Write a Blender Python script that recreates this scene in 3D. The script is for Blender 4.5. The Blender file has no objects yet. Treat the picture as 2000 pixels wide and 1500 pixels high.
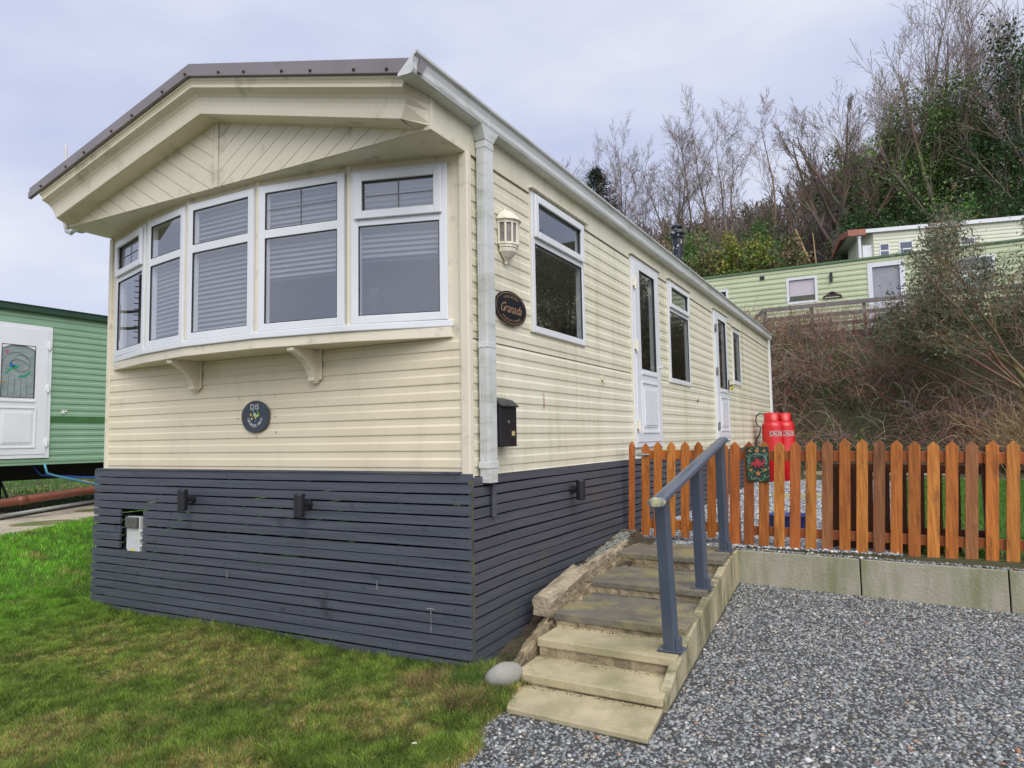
import bpy, math, random
import numpy as np
from mathutils import Vector, Matrix
random.seed(7); rng = np.random.default_rng(7)
sc = bpy.context.scene
COL = sc.collection

# ------------------------------------------------------------------ camera
YAW, PIT, ROL, FPX = math.radians(-28.458), math.radians(4.375), math.radians(-.981), 1366.98
CAM = Vector((2.2887, -3.64, .2328))
f = Vector((math.sin(YAW)*math.cos(PIT), math.cos(YAW)*math.cos(PIT), math.sin(PIT)))
r = Vector((math.cos(YAW), -math.sin(YAW), 0)); u = r.cross(f)
r2 = math.cos(ROL)*r + math.sin(ROL)*u; u2 = -math.sin(ROL)*r + math.cos(ROL)*u
cd = bpy.data.cameras.new('camera'); cam = bpy.data.objects.new('camera', cd); COL.objects.link(cam)
m3 = Matrix((r2, u2, -f)).transposed()
cam.matrix_world = Matrix.Translation(CAM) @ m3.to_4x4()
cd.sensor_width = 36; cd.lens = FPX/2000*36; cd.clip_start = .05; cd.clip_end = 2000
sc.camera = cam
sc.render.resolution_x, sc.render.resolution_y = 1024, 768

# ------------------------------------------------------------------ light
SUN_EL, SUN_AZ = math.radians(46), math.radians(134)     # azimuth from +Y towards +X
w = bpy.data.worlds.new('World'); sc.world = w; w.use_nodes = True
nt = w.node_tree; N = nt.nodes; L = nt.links
bg = N['Background']
sky = N.new('ShaderNodeTexSky'); sky.sky_type = 'NISHITA'; sky.sun_disc = False
sky.sun_elevation = SUN_EL; sky.sun_rotation = SUN_AZ; sky.dust_density = 3
tc = N.new('ShaderNodeTexCoord'); mp = N.new('ShaderNodeMapping'); mp.inputs['Scale'].default_value = (1, 1, 2.6)
L.new(tc.outputs['Generated'], mp.inputs['Vector'])
no = N.new('ShaderNodeTexNoise'); no.inputs['Scale'].default_value = 2.1; no.inputs['Detail'].default_value = 6; no.inputs['Roughness'].default_value = .52
L.new(mp.outputs['Vector'], no.inputs['Vector'])
cr = N.new('ShaderNodeValToRGB'); e = cr.color_ramp.elements
e[0].position = .3; e[0].color = (.56, .62, .85, 1); e[1].position = .66; e[1].color = (.86, .885, 1.0, 1)
x = cr.color_ramp.elements.new(.46); x.color = (.68, .725, .93, 1)
L.new(no.outputs['Fac'], cr.inputs['Fac'])
sx = N.new('ShaderNodeVectorMath'); sx.operation = 'SCALE'; sx.inputs['Scale'].default_value = .10
L.new(sky.outputs['Color'], sx.inputs[0])
mx = N.new('ShaderNodeMix'); mx.data_type = 'RGBA'; mx.inputs['Factor'].default_value = .90
L.new(sx.outputs[0], mx.inputs['A']); L.new(cr.outputs['Color'], mx.inputs['B'])
L.new(mx.outputs['Result'], bg.inputs['Color']); bg.inputs['Strength'].default_value = 1.0
sl = bpy.data.lights.new('sun', 'SUN'); sl.energy = 3.0; sl.angle = math.radians(60); sl.color = (1, .96, .9)
so = bpy.data.objects.new('sun', sl); COL.objects.link(so)
sd = Vector((math.sin(SUN_AZ)*math.cos(SUN_EL), math.cos(SUN_AZ)*math.cos(SUN_EL), math.sin(SUN_EL)))
so.rotation_euler = sd.to_track_quat('Z', 'Y').to_euler(); so.location = (0, -10, 20)
sc.view_settings.view_transform = 'Standard'; sc.view_settings.look = 'None'
sc.view_settings.exposure = 0.0; sc.view_settings.gamma = 1

# ------------------------------------------------------------------ mesh helper
class M:
    def __init__(s): s.v = []; s.f = []; s.c = []
    def add(s, vs, fs, c=None):
        b = len(s.v); s.v += [tuple(p) for p in vs]; s.f += [tuple(i+b for i in q) for q in fs]
        s.c += [c]*len(vs); return s
    def box(s, x0, x1, y0, y1, z0, z1, B=None):
        vs = [(x, y, z) for x in (x0, x1) for y in (y0, y1) for z in (z0, z1)]
        if B: vs = [B(*p) for p in vs]
        return s.add(vs, [(0, 1, 3, 2), (4, 6, 7, 5), (0, 4, 5, 1), (2, 3, 7, 6), (0, 2, 6, 4), (1, 5, 7, 3)])
    def hexa(s, p): # 8 points ordered bottom 4 (ccw), top 4
        return s.add(p, [(3, 2, 1, 0), (4, 5, 6, 7), (0, 1, 5, 4), (1, 2, 6, 5), (2, 3, 7, 6), (3, 0, 4, 7)])
    def prism(s, poly, a, b, F):           # poly of 2D points, extruded from a to b; F(u,v,w)->xyz
        n = len(poly); vs = [F(p[0], p[1], a) for p in poly] + [F(p[0], p[1], b) for p in poly]
        fs = [tuple(range(n))[::-1], tuple(range(n, 2*n))] + [(i, (i+1) % n, n+(i+1) % n, n+i) for i in range(n)]
        return s.add(vs, fs)
    def sweep(s, prof, stations, F, closed=False, caps=False):   # F(profile_point, station)->xyz
        n = len(prof); vs = [F(p, t) for t in stations for p in prof]; fs = []
        for k in range(len(stations)-1):
            for i in range(n if closed else n-1):
                j = (i+1) % n; fs.append((k*n+i, k*n+j, (k+1)*n+j, (k+1)*n+i))
        if caps: fs += [tuple(range(n))[::-1], tuple(range((len(stations)-1)*n, len(stations)*n))]
        return s.add(vs, fs)
    def tube(s, pts, rad, n=8, caps=True, c=None):
        pts = [Vector(p) for p in pts]
        if not hasattr(rad, '__len__'): rad = [rad]*len(pts)
        vs = []; up = None
        for i, p in enumerate(pts):
            d = (pts[min(i+1, len(pts)-1)]-pts[max(i-1, 0)]).normalized()
            if up is None: up = Vector((0, 0, 1)) if abs(d.z) < .9 else Vector((1, 0, 0))
            a = d.cross(up).normalized(); bb = a.cross(d); up = bb
            for k in range(n):
                t = 2*math.pi*k/n; vs.append(p + (a*math.cos(t)+bb*math.sin(t))*rad[i])
        fs = [(i*n+k, i*n+(k+1) % n, (i+1)*n+(k+1) % n, (i+1)*n+k) for i in range(len(pts)-1) for k in range(n)]
        if caps: fs += [tuple(range(n))[::-1], tuple(range((len(pts)-1)*n, len(pts)*n))]
        return s.add(vs, fs, c)
    def lathe(s, prof, c=(0, 0, 0), n=24, a0=0, a1=2*math.pi, F=None):   # prof of (r,z)
        full = abs(a1-a0-2*math.pi) < 1e-6; m = n if full else n+1; vs = []
        for (rr, z) in prof:
            for k in range(m):
                t = a0+(a1-a0)*k/n; p = (rr*math.cos(t), rr*math.sin(t), z)
                if F: p = F(*p)
                vs.append((c[0]+p[0], c[1]+p[1], c[2]+p[2]))
        fs = []
        for i in range(len(prof)-1):
            for k in range(n):
                j = (k+1) % m; fs.append((i*m+k, i*m+j, (i+1)*m+j, (i+1)*m+k))
        return s.add(vs, fs)
    def disc(s, c, rx, rz, F, n=40, th=.01):
        poly = [(c[0]+rx*math.cos(2*math.pi*i/n), c[1]+rz*math.sin(2*math.pi*i/n)) for i in range(n)]
        return s.prism(poly, 0, th, F)

ORG = {}
def setp(o, label=None, cat=None, group=None, kind=None):
    if label: o['label'] = label
    if cat: o['category'] = cat
    if group: o['group'] = group
    if kind: o['kind'] = kind
    return o
def thing(name, loc, label, cat, group=None):
    o = bpy.data.objects.new(name, None); COL.objects.link(o); o.location = loc; o.empty_display_size = .2
    ORG[o.name] = Vector(loc); return setp(o, label, cat, group)
def obj(name, m, mat, parent=None, smooth=False, loc=None, bev=0, label=None, cat=None, group=None, kind=None):
    if parent is not None: L0 = ORG[parent.name]
    elif loc is not None: L0 = Vector(loc)
    else:
        a = np.array(m.v); L0 = Vector(((a[:, 0].min()+a[:, 0].max())/2, (a[:, 1].min()+a[:, 1].max())/2, a[:, 2].min()))
    me = bpy.data.meshes.new(name); a = np.array(m.v, dtype=float) - np.array(L0)
    me.from_pydata(a.tolist(), [], m.f); me.validate()
    if any(c is not None for c in m.c):
        at = me.color_attributes.new('Col', 'FLOAT_COLOR', 'POINT')
        at.data.foreach_set('color', np.array([(*(c or (1, 1, 1)), 1) for c in m.c], dtype=np.float32).ravel())
    if smooth: me.polygons.foreach_set('use_smooth', [True]*len(me.polygons))
    me.update(); me.materials.append(mat)
    o = bpy.data.objects.new(name, me); COL.objects.link(o)
    if parent is not None: o.parent = parent
    else: o.location = L0
    ORG[o.name] = L0
    if bev:
        b = o.modifiers.new('b', 'BEVEL'); b.width = bev; b.segments = 2; b.limit_method = 'ANGLE'; b.angle_limit = math.radians(40)
    return setp(o, label, cat, group, kind)
def npobj(name, V, F, mat, col=None, loc=(0, 0, 0), smooth=False, parent=None):
    """V (n,3), F (m,k) numpy arrays; col (n,3)"""
    me = bpy.data.meshes.new(name); k = F.shape[1]; V = V-np.array(loc)
    me.vertices.add(len(V)); me.vertices.foreach_set('co', V.astype(np.float32).ravel())
    me.loops.add(F.size); me.loops.foreach_set('vertex_index', F.astype(np.int32).ravel())
    me.polygons.add(len(F)); me.polygons.foreach_set('loop_start', np.arange(0, F.size, k, dtype=np.int32))
    if smooth: me.polygons.foreach_set('use_smooth', np.ones(len(F), dtype=bool))
    me.update(calc_edges=True)
    if col is not None:
        at = me.color_attributes.new('Col', 'FLOAT_COLOR', 'POINT')
        at.data.foreach_set('color', np.concatenate([col, np.ones((len(col), 1))], 1).astype(np.float32).ravel())
    me.materials.append(mat); o = bpy.data.objects.new(name, me); COL.objects.link(o)
    if parent is not None: o.parent = parent
    else: o.location = loc
    ORG[o.name] = Vector(loc); return o
def dup(o, loc=None, rotz=None, parent=None, label=None, scale=None):
    c = o.copy(); COL.objects.link(c)
    if parent is not None: c.parent = parent
    if loc is not None: c.location = loc
    if rotz is not None: c.rotation_euler.z = rotz
    if scale is not None: c.scale = scale if hasattr(scale, '__len__') else (scale,)*3
    if label: c['label'] = label
    for ch in list(o.children):
        if ch is not c: dup(ch, parent=c)
    return c

# ------------------------------------------------------------------ materials
def mat(name, c1, c2=None, rough=.5, scale=6, stretch=(1, 1, 1), detail=4, dirt=None, dscale=2, dstretch=(1, 1, 1), dlo=.5, dhi=.7, damt=.7,
        bump=0, bscale=60, metal=0, spec=.5, attr=False, rand=0, coat=0, bstretch=(1, 1, 1), trans=0, sss=0):
    m = bpy.data.materials.new(name); m.use_nodes = True; nt = m.node_tree; N = nt.nodes; L = nt.links; P = N['Principled BSDF']
    P.inputs['Roughness'].default_value = rough; P.inputs['Metallic'].default_value = metal; P.inputs['Specular IOR Level'].default_value = spec
    if coat: P.inputs['Coat Weight'].default_value = coat; P.inputs['Coat Roughness'].default_value = .1
    tc = N.new('ShaderNodeTexCoord')
    def noise(sca, st, det=4, rgh=.55):
        mp = N.new('ShaderNodeMapping'); mp.inputs['Scale'].default_value = st; L.new(tc.outputs['Object'], mp.inputs['Vector'])
        n = N.new('ShaderNodeTexNoise'); n.inputs['Scale'].default_value = sca; n.inputs['Detail'].default_value = det; n.inputs['Roughness'].default_value = rgh
        L.new(mp.outputs['Vector'], n.inputs['Vector']); return n.outputs['Fac']
    def ramp(fac, a, b, p0=.35, p1=.65):
        r = N.new('ShaderNodeValToRGB'); L.new(fac, r.inputs['Fac']); e = r.color_ramp.elements
        e[0].position = p0; e[1].position = p1; e[0].color = (*a, 1); e[1].color = (*b, 1); return r.outputs['Color']
    def mixc(fac, a, b, mode='MIX'):
        x = N.new('ShaderNodeMix'); x.data_type = 'RGBA'; x.blend_type = mode
        if isinstance(fac, float): x.inputs['Factor'].default_value = fac
        else: L.new(fac, x.inputs['Factor'])
        for k, q in (('A', a), ('B', b)):
            if isinstance(q, tuple): x.inputs[k].default_value = (*q, 1)
            else: L.new(q, x.inputs[k])
        return x.outputs['Result']
    col = ramp(noise(scale, stretch, detail), c1, c2 or tuple(c*.85 for c in c1))
    if attr:
        a = N.new('ShaderNodeVertexColor'); a.layer_name = 'Col'; col = mixc(1.0, a.outputs['Color'], col, 'MULTIPLY')
    if dirt:
        d = ramp(noise(dscale, dstretch, 6, .65), (0, 0, 0), (damt,)*3, dlo, dhi)
        col = mixc(d, col, dirt)
    if rand:
        oi = N.new('ShaderNodeObjectInfo'); h = N.new('ShaderNodeHueSaturation'); L.new(col, h.inputs['Color'])
        mr = N.new('ShaderNodeMapRange'); mr.inputs['To Min'].default_value = 1-rand; mr.inputs['To Max'].default_value = 1+rand
        L.new(oi.outputs['Random'], mr.inputs['Value']); L.new(mr.outputs['Result'], h.inputs['Value']); col = h.outputs['Color']
    L.new(col, P.inputs['Base Color'])
    if bump:
        b = N.new('ShaderNodeBump'); b.inputs['Strength'].default_value = bump; b.inputs['Distance'].default_value = .02
        L.new(noise(bscale, bstretch, 5), b.inputs['Height']); L.new(b.outputs['Normal'], P.inputs['Normal'])
    if trans:
        t = N.new('ShaderNodeBsdfTranslucent'); L.new(col, t.inputs['Color']); ms = N.new('ShaderNodeMixShader'); ms.inputs[0].default_value = trans
        L.new(P.outputs[0], ms.inputs[1]); L.new(t.outputs[0], ms.inputs[2]); L.new(ms.outputs[0], N['Material Output'].inputs['Surface'])
    return m
def glassmat(name, tint=(.93, .95, .96), ior=1.75, rough=0.0, dark=.0):
    m = bpy.data.materials.new(name); m.use_nodes = True; nt = m.node_tree; N = nt.nodes; L = nt.links; N.remove(N['Principled BSDF'])
    t = N.new('ShaderNodeBsdfTransparent'); t.inputs['Color'].default_value = (*tint, 1)
    g = N.new('ShaderNodeBsdfGlossy'); g.inputs['Roughness'].default_value = rough; g.inputs['Color'].default_value = (.92, .95, 1, 1)
    lw = N.new('ShaderNodeLayerWeight'); lw.inputs['Blend'].default_value = .5; pw = N.new('ShaderNodeMath'); pw.operation = 'POWER'; pw.inputs[1].default_value = 5; L.new(lw.outputs['Facing'], pw.inputs[0])
    f0 = ((ior-1)/(ior+1))**2; fr = N.new('ShaderNodeMath'); fr.operation = 'MULTIPLY_ADD'; fr.inputs[1].default_value = 1-f0; fr.inputs[2].default_value = f0; L.new(pw.outputs[0], fr.inputs[0])
    s = N.new('ShaderNodeMixShader'); L.new(fr.outputs[0], s.inputs[0]); L.new(t.outputs[0], s.inputs[1]); L.new(g.outputs[0], s.inputs[2])
    L.new(s.outputs[0], N['Material Output'].inputs['Surface']); return m

CREAM = (.77, .69, .51); GREENALG = (.30, .33, .10)
m_clad = mat('cream_cladding', CREAM, (.71, .63, .46), .45, 1.5, dirt=(.42, .37, .24), dscale=3, dstretch=(1, 1, .3), dlo=.52, dhi=.8, damt=.45, bump=.05, bscale=90)
m_clads = mat('cream_cladding_algae', (.77, .74, .59), (.70, .67, .51), .45, 1.2, stretch=(1, 1, 2), dirt=(.36, .38, .15), dscale=3.0, dstretch=(1, 1.6, .16), dlo=.5, dhi=.8, damt=.6, bump=.05, bscale=90)
m_trimc = mat('cream_trim', (.78, .72, .57), (.73, .67, .52), .4, 2, dirt=(.16, .14, .07), dscale=7, dlo=.56, dhi=.76, damt=.6, bump=.03)
m_grp = mat('cream_moulding', (.77, .71, .55), (.71, .65, .49), .35, 1.2, dirt=(.13, .13, .06), dscale=4, dstretch=(1, 1, .7), dlo=.55, dhi=.75, damt=.55)
m_upvc = mat('white_plastic', (.78, .80, .83), (.72, .74, .77), .3, 2, dirt=(.33, .35, .26), dscale=6, dlo=.64, dhi=.85, damt=.45)
m_upvc2 = mat('white_gutter', (.66, .68, .68), (.55, .57, .55), .35, 3, stretch=(1, .4, 1), dirt=(.22, .25, .10), dscale=5, dstretch=(1, .6, 3), dlo=.52, dhi=.78, damt=.7)
m_roof = mat('brown_grey_metal', (.25, .22, .23), (.20, .18, .185), .35, 2, metal=.1, dirt=(.10, .11, .05), dscale=6, dlo=.6, dhi=.8, damt=.5)
m_rust = mat('rusty_screw', (.09, .035, .02), (.03, .02, .015), .8, 40)
m_slate = mat('slate_grey_paint', (.088, .098, .122), (.060, .068, .088), .55, 2.2, stretch=(.5, .5, 13), dirt=(.02, .024, .032), dscale=5, dlo=.62, dhi=.72, damt=.8, bump=.25, bscale=14, bstretch=(.6, .6, 14))
m_slates = mat('slate_grey_paint_mossy', (.088, .094, .115), (.062, .068, .086), .55, 2.2, stretch=(.5, .5, 13), dirt=(.12, .13, .05), dscale=1.6, dlo=.6, dhi=.8, damt=.5, bump=.25, bscale=14, bstretch=(.6, .6, 14))
m_rail = mat('blue_grey_handrail', (.075, .095, .13), (.062, .08, .11), .33, 3, dirt=(.35, .35, .2), dscale=3, dlo=.74, dhi=.8, damt=.5, coat=.2)
m_black = mat('black_metal', (.012, .012, .016), (.02, .02, .024), .4, 8)
m_glass = glassmat('window_glass', ior=3.1)
m_glasss = glassmat('window_glass_dark', (.80, .84, .84), 2.8)
m_glassf = glassmat('clear_window_glass', (.93, .94, .94), 1.5)
m_frost = mat('frosted_lamp_glass', (.27, .26, .23), (.20, .19, .17), .2, 30)
m_blind = mat('blind_slat', (.27, .28, .29), (.24, .25, .26), .5, 3)
m_inner = mat('interior_lining', (.55, .53, .50), (.50, .48, .45), .8, 2)
m_seal = mat('black_seal', (.02, .02, .022), None, .6)
m_conc = mat('grey_concrete', (.30, .285, .235), (.22, .21, .17), .85, 3, dirt=(.16, .17, .06), dscale=2.5, dstretch=(1, 1, .35), dlo=.45, dhi=.75, damt=.75, bump=.4, bscale=40)
m_slabn = mat('buff_paving_slab', (.52, .445, .28), (.38, .33, .21), .8, 3.5, dirt=(.20, .20, .08), dscale=3.2, dlo=.46, dhi=.7, damt=.7, bump=.25, bscale=60)
m_slabo = mat('dark_weathered_slab', (.20, .18, .135), (.125, .118, .098), .85, 5, dirt=(.33, .29, .12), dscale=3.6, dlo=.48, dhi=.66, damt=.75, bump=.5, bscale=50)
m_mortar = mat('crumbly_mortar', (.36, .29, .18), (.19, .15, .09), .95, 9, dirt=(.08, .075, .04), dscale=7, dlo=.5, dhi=.7, damt=.7, bump=1, bscale=30)
m_kerbs = mat('broken_concrete', (.46, .39, .28), (.30, .25, .17), .95, 7, dirt=(.12, .11, .06), dscale=11, dlo=.5, dhi=.72, damt=.6, bump=1, bscale=26)
m_stone = mat('river_boulder', (.33, .32, .285), (.23, .23, .20), .8, 5, dirt=(.14, .15, .08), dscale=14, dlo=.55, dhi=.75, damt=.5, bump=.2, bscale=50)
m_soil = mat('soil', (.085, .06, .038), (.04, .03, .02), .95, 12, dirt=(.05, .07, .02), dscale=4, bump=1, bscale=25)
def fencemat(name, a, b):
    return mat(name, a, b, .55, 7, stretch=(9, 9, .55), detail=6, dirt=(.10, .028, .006), dscale=5, dstretch=(3, 3, .7), dlo=.54, dhi=.72, damt=.75, bump=.3, bscale=18, bstretch=(8, 8, .6), rand=.22)
m_fence = fencemat('orange_stained_pine', (.52, .17, .025), (.31, .09, .012))
m_fencer = fencemat('reddish_stained_pine', (.42, .125, .025), (.27, .07, .012))
m_fencep = fencemat('pale_orange_stained_pine', (.60, .235, .04), (.38, .125, .018))
m_fenced = fencemat('brown_stained_pine', (.37, .15, .05), (.23, .085, .03))
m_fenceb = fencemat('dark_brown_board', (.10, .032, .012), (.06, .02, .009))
m_red = mat('red_cylinder_paint', (.62, .008, .010), (.55, .008, .01), .32, 3, coat=.3)
m_white = mat('white_lettering', (.8, .8, .8), None, .5)
m_green = mat('green_cladding', (.26, .42, .28), (.225, .375, .245), .45, 1.5, dirt=(.12, .22, .12), dscale=2, dlo=.6, dhi=.8, damt=.4)
m_greend = mat('dark_green_trim', (.02, .06, .03), None, .4)
m_greenb = mat('mid_green_band', (.06, .17, .06), None, .4)
m_lgreen = mat('pale_green_cladding', (.56, .62, .40), (.51, .57, .36), .5, 1.2, dirt=(.3, .38, .2), dscale=2, dlo=.6, dhi=.8, damt=.4)
m_cgreen = mat('creamy_green_cladding', (.72, .74, .58), (.66, .68, .53), .5, 1.2)
m_lgreenr = mat('faded_green_roof', (.12, .22, .11), (.09, .16, .08), .5, 3)
m_deck = mat('grey_weathered_timber', (.21, .20, .20), (.15, .145, .145), .8, 5, stretch=(.4, 3, 6), bump=.3, bscale=30)
m_chassis = mat('dark_steel', (.012, .012, .013), None, .8)
m_orange = mat('orange_drain_pipe', (.19, .06, .032), (.13, .04, .025), .4, 4)
m_gold = mat('gold_paint', (.36, .22, .09), (.28, .17, .07), .4, 30)
m_dkblue = mat('dark_blue_slate_plate', (.05, .062, .082), (.04, .05, .068), .5, 20)
m_lant = mat('cream_lantern_plastic', (.80, .76, .64), (.74, .70, .57), .4, 10, dirt=(.25, .24, .12), dscale=25, dlo=.6, dhi=.8, damt=.5)
m_bark = mat('bark', (.17, .125, .09), (.10, .075, .055), .9, 10, stretch=(1, 1, .3), dirt=(.08, .10, .04), dscale=2, bump=.5, bscale=12)
m_barkl = mat('pale_bark', (.27, .225, .18), (.19, .155, .125), .9, 8)
m_twig = mat('twigs', (1, 1, 1), (.8, .8, .8), .9, 5, attr=True)
m_leaf = mat('leaves', (1, 1, 1), (.75, .8, .75), .5, 3, attr=True, trans=.25)
m_grass = mat('grass_blades', (1, 1, 1), (.8, .85, .8), .6, 2, attr=True, trans=.3)
m_gravel = mat('gravel_stone', (1, 1, 1), (.72, .74, .78), .75, 60, attr=True)
m_gravbed = mat('gravel_bed', (.10, .098, .09), (.03, .03, .03), .9, 55, detail=8, bump=1, bscale=60)
m_lawn = mat('lawn_soil', (.10, .15, .03), (.20, .18, .07), .95, 2.2, dirt=(.05, .045, .02), dscale=8, dlo=.5, dhi=.8, damt=.6, bump=.6, bscale=30)
m_hill = mat('hill_ground', (.06, .06, .025), (.035, .028, .016), .95, .5, dirt=(.04, .08, .02), dscale=.25, dlo=.5, dhi=.65, damt=.8, bump=1, bscale=3)
# ------------------------------------------------------------------ generic builders
def basis(P, ux, uy):       # local (a along wall, b outward, c up) -> world
    n = (uy, -ux)
    return lambda a, b, c: (P[0]+ux*a+n[0]*b, P[1]+uy*a+n[1]*b, P[2]+c)
def off(z, zref, p, d):
    t = ((z-zref)/p) % 1.0
    return t
def siding(m, B, a0, a1, z0, z1, zref=.053, p=.1046, d=.0058):
    """shiplap strip between z0,z1; B is a wall basis with P z = 0"""
    pts = []
    k = math.floor((z0-zref)/p)-1
    while zref+k*p < z1:
        g = zref+k*p
        for t, o in ((0.0005/p, d*.85), (.06, d), (.46, d), (.58, .0), (.97, -.001)): pts.append((g+t*p, o))
        k += 1
    def oat(z):
        for i in range(len(pts)-1):
            if pts[i][0] <= z <= pts[i+1][0]:
                s = (z-pts[i][0])/(pts[i+1][0]-pts[i][0]); return pts[i][1]*(1-s)+pts[i+1][1]*s
        return 0
    prof = [(z0, oat(z0))]+[q for q in pts if z0 < q[0] < z1]+[(z1, oat(z1))]
    m.sweep(prof, [a0, a1], lambda q, a: B(a, q[1], q[0]))
def wall_open(m, B, a0, a1, z0, z1, holes, fn):
    """tile a wall round the holes (a,b,zlo,zhi) sorted along a"""
    x = a0
    for (h0, h1, y0, y1) in holes:
        if h0 > x: fn(x, h0, z0, z1)
        if y0 > z0: fn(h0, h1, z0, y0)
        if y1 < z1: fn(h0, h1, y1, z1)
        x = h1
    if x < a1: fn(x, a1, z0, z1)
def frame(m, B, a0, a1, c0, c1, w, b0, b1, wb=None):
    wb = wb or w
    m.box(a0, a0+w, b0, b1, c0, c1, B); m.box(a1-w, a1, b0, b1, c0, c1, B)
    m.box(a0+w, a1-w, b0, b1, c0, c0+wb, B); m.box(a0+w, a1-w, b0, b1, c1-w, c1, B)
def window(parent, B, a0, a1, c0, c1, tr=None, w=.05, b0=-.04, b1=.022, casement=False, glass=None, name='window', blind=None, fm=None, lead=False):
    m = M(); frame(m, B, a0, a1, c0, c1, w, b0, b1)
    if tr: m.box(a0+w, a1-w, b0, b1-.002, tr-.03, tr+.03, B)
    o = obj(name, m, fm or m_upvc, parent, bev=.004)
    s = M(); g = M(); rects = [(c0+w, (tr-.03) if tr else c1-w)] + ([(tr+.03, c1-w)] if tr else [])
    for k, (q0, q1) in enumerate(rects):
        ww = 0
        if k == 1 and casement:
            cm = M(); frame(cm, B, a0+w*.6, a1-w*.6, tr+.012, c1-w*.5, .052, b1+.001, b1+.022); obj('opening_sash', cm, fm or m_upvc, o, bev=.005)
            ww = .03
        bw = .006
        sm = M(); frame(sm, B, a0+w-.001+ww, a1-w+.001-ww, q0-.001+ww, q1+.001-ww*.6, bw, b1-.014, b1-.004); obj('seal', sm, m_seal, o)
        pm = M(); pm.add([B(a0+w+ww, b1-.012, q0+ww), B(a1-w-ww, b1-.012, q0+ww), B(a1-w-ww, b1-.012, q1-ww*.6), B(a0+w+ww, b1-.012, q1-ww*.6)], [(0, 1, 2, 3)])
        obj('pane', pm, glass or m_glass, o)
        if lead and k == 1:
            lm = M(); lm.box((a0+a1)/2-.003, (a0+a1)/2+.003, b1-.010, b1-.008, q0+ww, q1-ww*.6, B)
            lm.box(a0+w+ww, a1-w-ww, b1-.0105, b1-.0085, (q0+q1)/2+.005, (q0+q1)/2+.010, B); obj('glazing_bar', lm, m_deck, o)
    if blind:
        bm = M(); z = blind[1]-.03
        bm.box(a0+.03, a1-.03, -.10, -.07, blind[1]-.03, blind[1], B)
        while z > blind[0]:
            if blind[0] < z: bm.add([B(a0+.035, -.036, z-.012), B(a1-.035, -.036, z-.012), B(a1-.035, -.050, z+.013), B(a0+.035, -.050, z+.013)], [(0, 1, 2, 3)])
            z -= .034
        for a in (a0+.18, a1-.18): bm.box(a-.0015, a+.0015, -.072, -.070, blind[0], blind[1], B)
        bm.box(a0+.035, a1-.035, -.1, -.078, blind[0]-.02, blind[0]-.006, B)
        obj('blind', bm, m_blind, o)
    return o
def text_mesh(m, s, B, size, ca, cc, arc=None, shear=0, depth=.002, b=0.0, spacing=1.0):
    """lettering on a wall basis; ca,cc centre; arc=(radius, centre_angle_deg, +1 top / -1 bottom)"""
    glyphs = []; total = 0
    for ch in s:
        cu = bpy.data.curves.new('t', 'FONT'); cu.body = ch; cu.size = size; cu.extrude = 0; cu.resolution_u = 3
        to = bpy.data.objects.new('t', cu); COL.objects.link(to)
        bpy.context.view_layer.update()
        me = bpy.data.meshes.new_from_object(to.evaluated_get(bpy.context.evaluated_depsgraph_get()))
        vs = [tuple(v.co) for v in me.vertices]; fs = [tuple(p.vertices) for p in me.polygons]
        bpy.data.objects.remove(to); bpy.data.curves.remove(cu); bpy.data.meshes.remove(me)
        if vs: x0 = min(v[0] for v in vs); x1 = max(v[0] for v in vs); wdt = x1-x0
        else: x0 = 0; wdt = size*.3
        glyphs.append((vs, fs, x0, wdt)); total += wdt+size*.07*spacing
    x = -total/2
    for vs, fs, x0, wdt in glyphs:
        out = []
        for v in vs:
            lx = v[0]-x0+x+shear*(v[1]-size*.3); ly = v[1]
            if arc:
                R, _, sg = arc; mid = x+wdt/2; th = mid/R; lx2 = lx-mid
                if sg > 0: px = math.sin(th)*(R+ly)+math.cos(th)*lx2; pz = math.cos(th)*(R+ly)-math.sin(th)*lx2
                else: px = math.sin(th)*(R-ly)+math.cos(th)*lx2; pz = -math.cos(th)*(R-ly)+math.sin(th)*lx2
                out.append(B(ca+px, b, cc+pz))
            else: out.append(B(ca+lx, b, cc+ly-size*.35))
        if out: m.add(out, fs)
        x += wdt+size*.07*spacing
    return m

# ================================================================== THE CREAM CARAVAN
LEN = 12.3; W0 = -3.66
car = thing('static_caravan', (-1.83, 6, 0), 'long cream static caravan with a white bay window and grey slatted skirting', 'caravan')
BF = basis((W0, 0, 0), 1, 0)        # front wall: a from left corner
BS = basis((0, 0, 0), 0, 1)         # side wall: a = y, outward +x
BL = basis((W0, LEN, 0), 0, -1)     # left wall
BB = basis((0, LEN, 0), -1, 0)
# front lower wall
m = M(); siding(m, BF, .035, 3.63, 0, .862); obj('front_wall', m, m_clad, car)
# cream panel either side of the bay and header strips
for a_, b_ in ((W0+.03, W0+.19), (-.19, -.035)):
    m = M(); m.box(a_, b_, .001, .03, .862, 2.03); obj('bay_surround', m, m_trimc, car)
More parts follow.
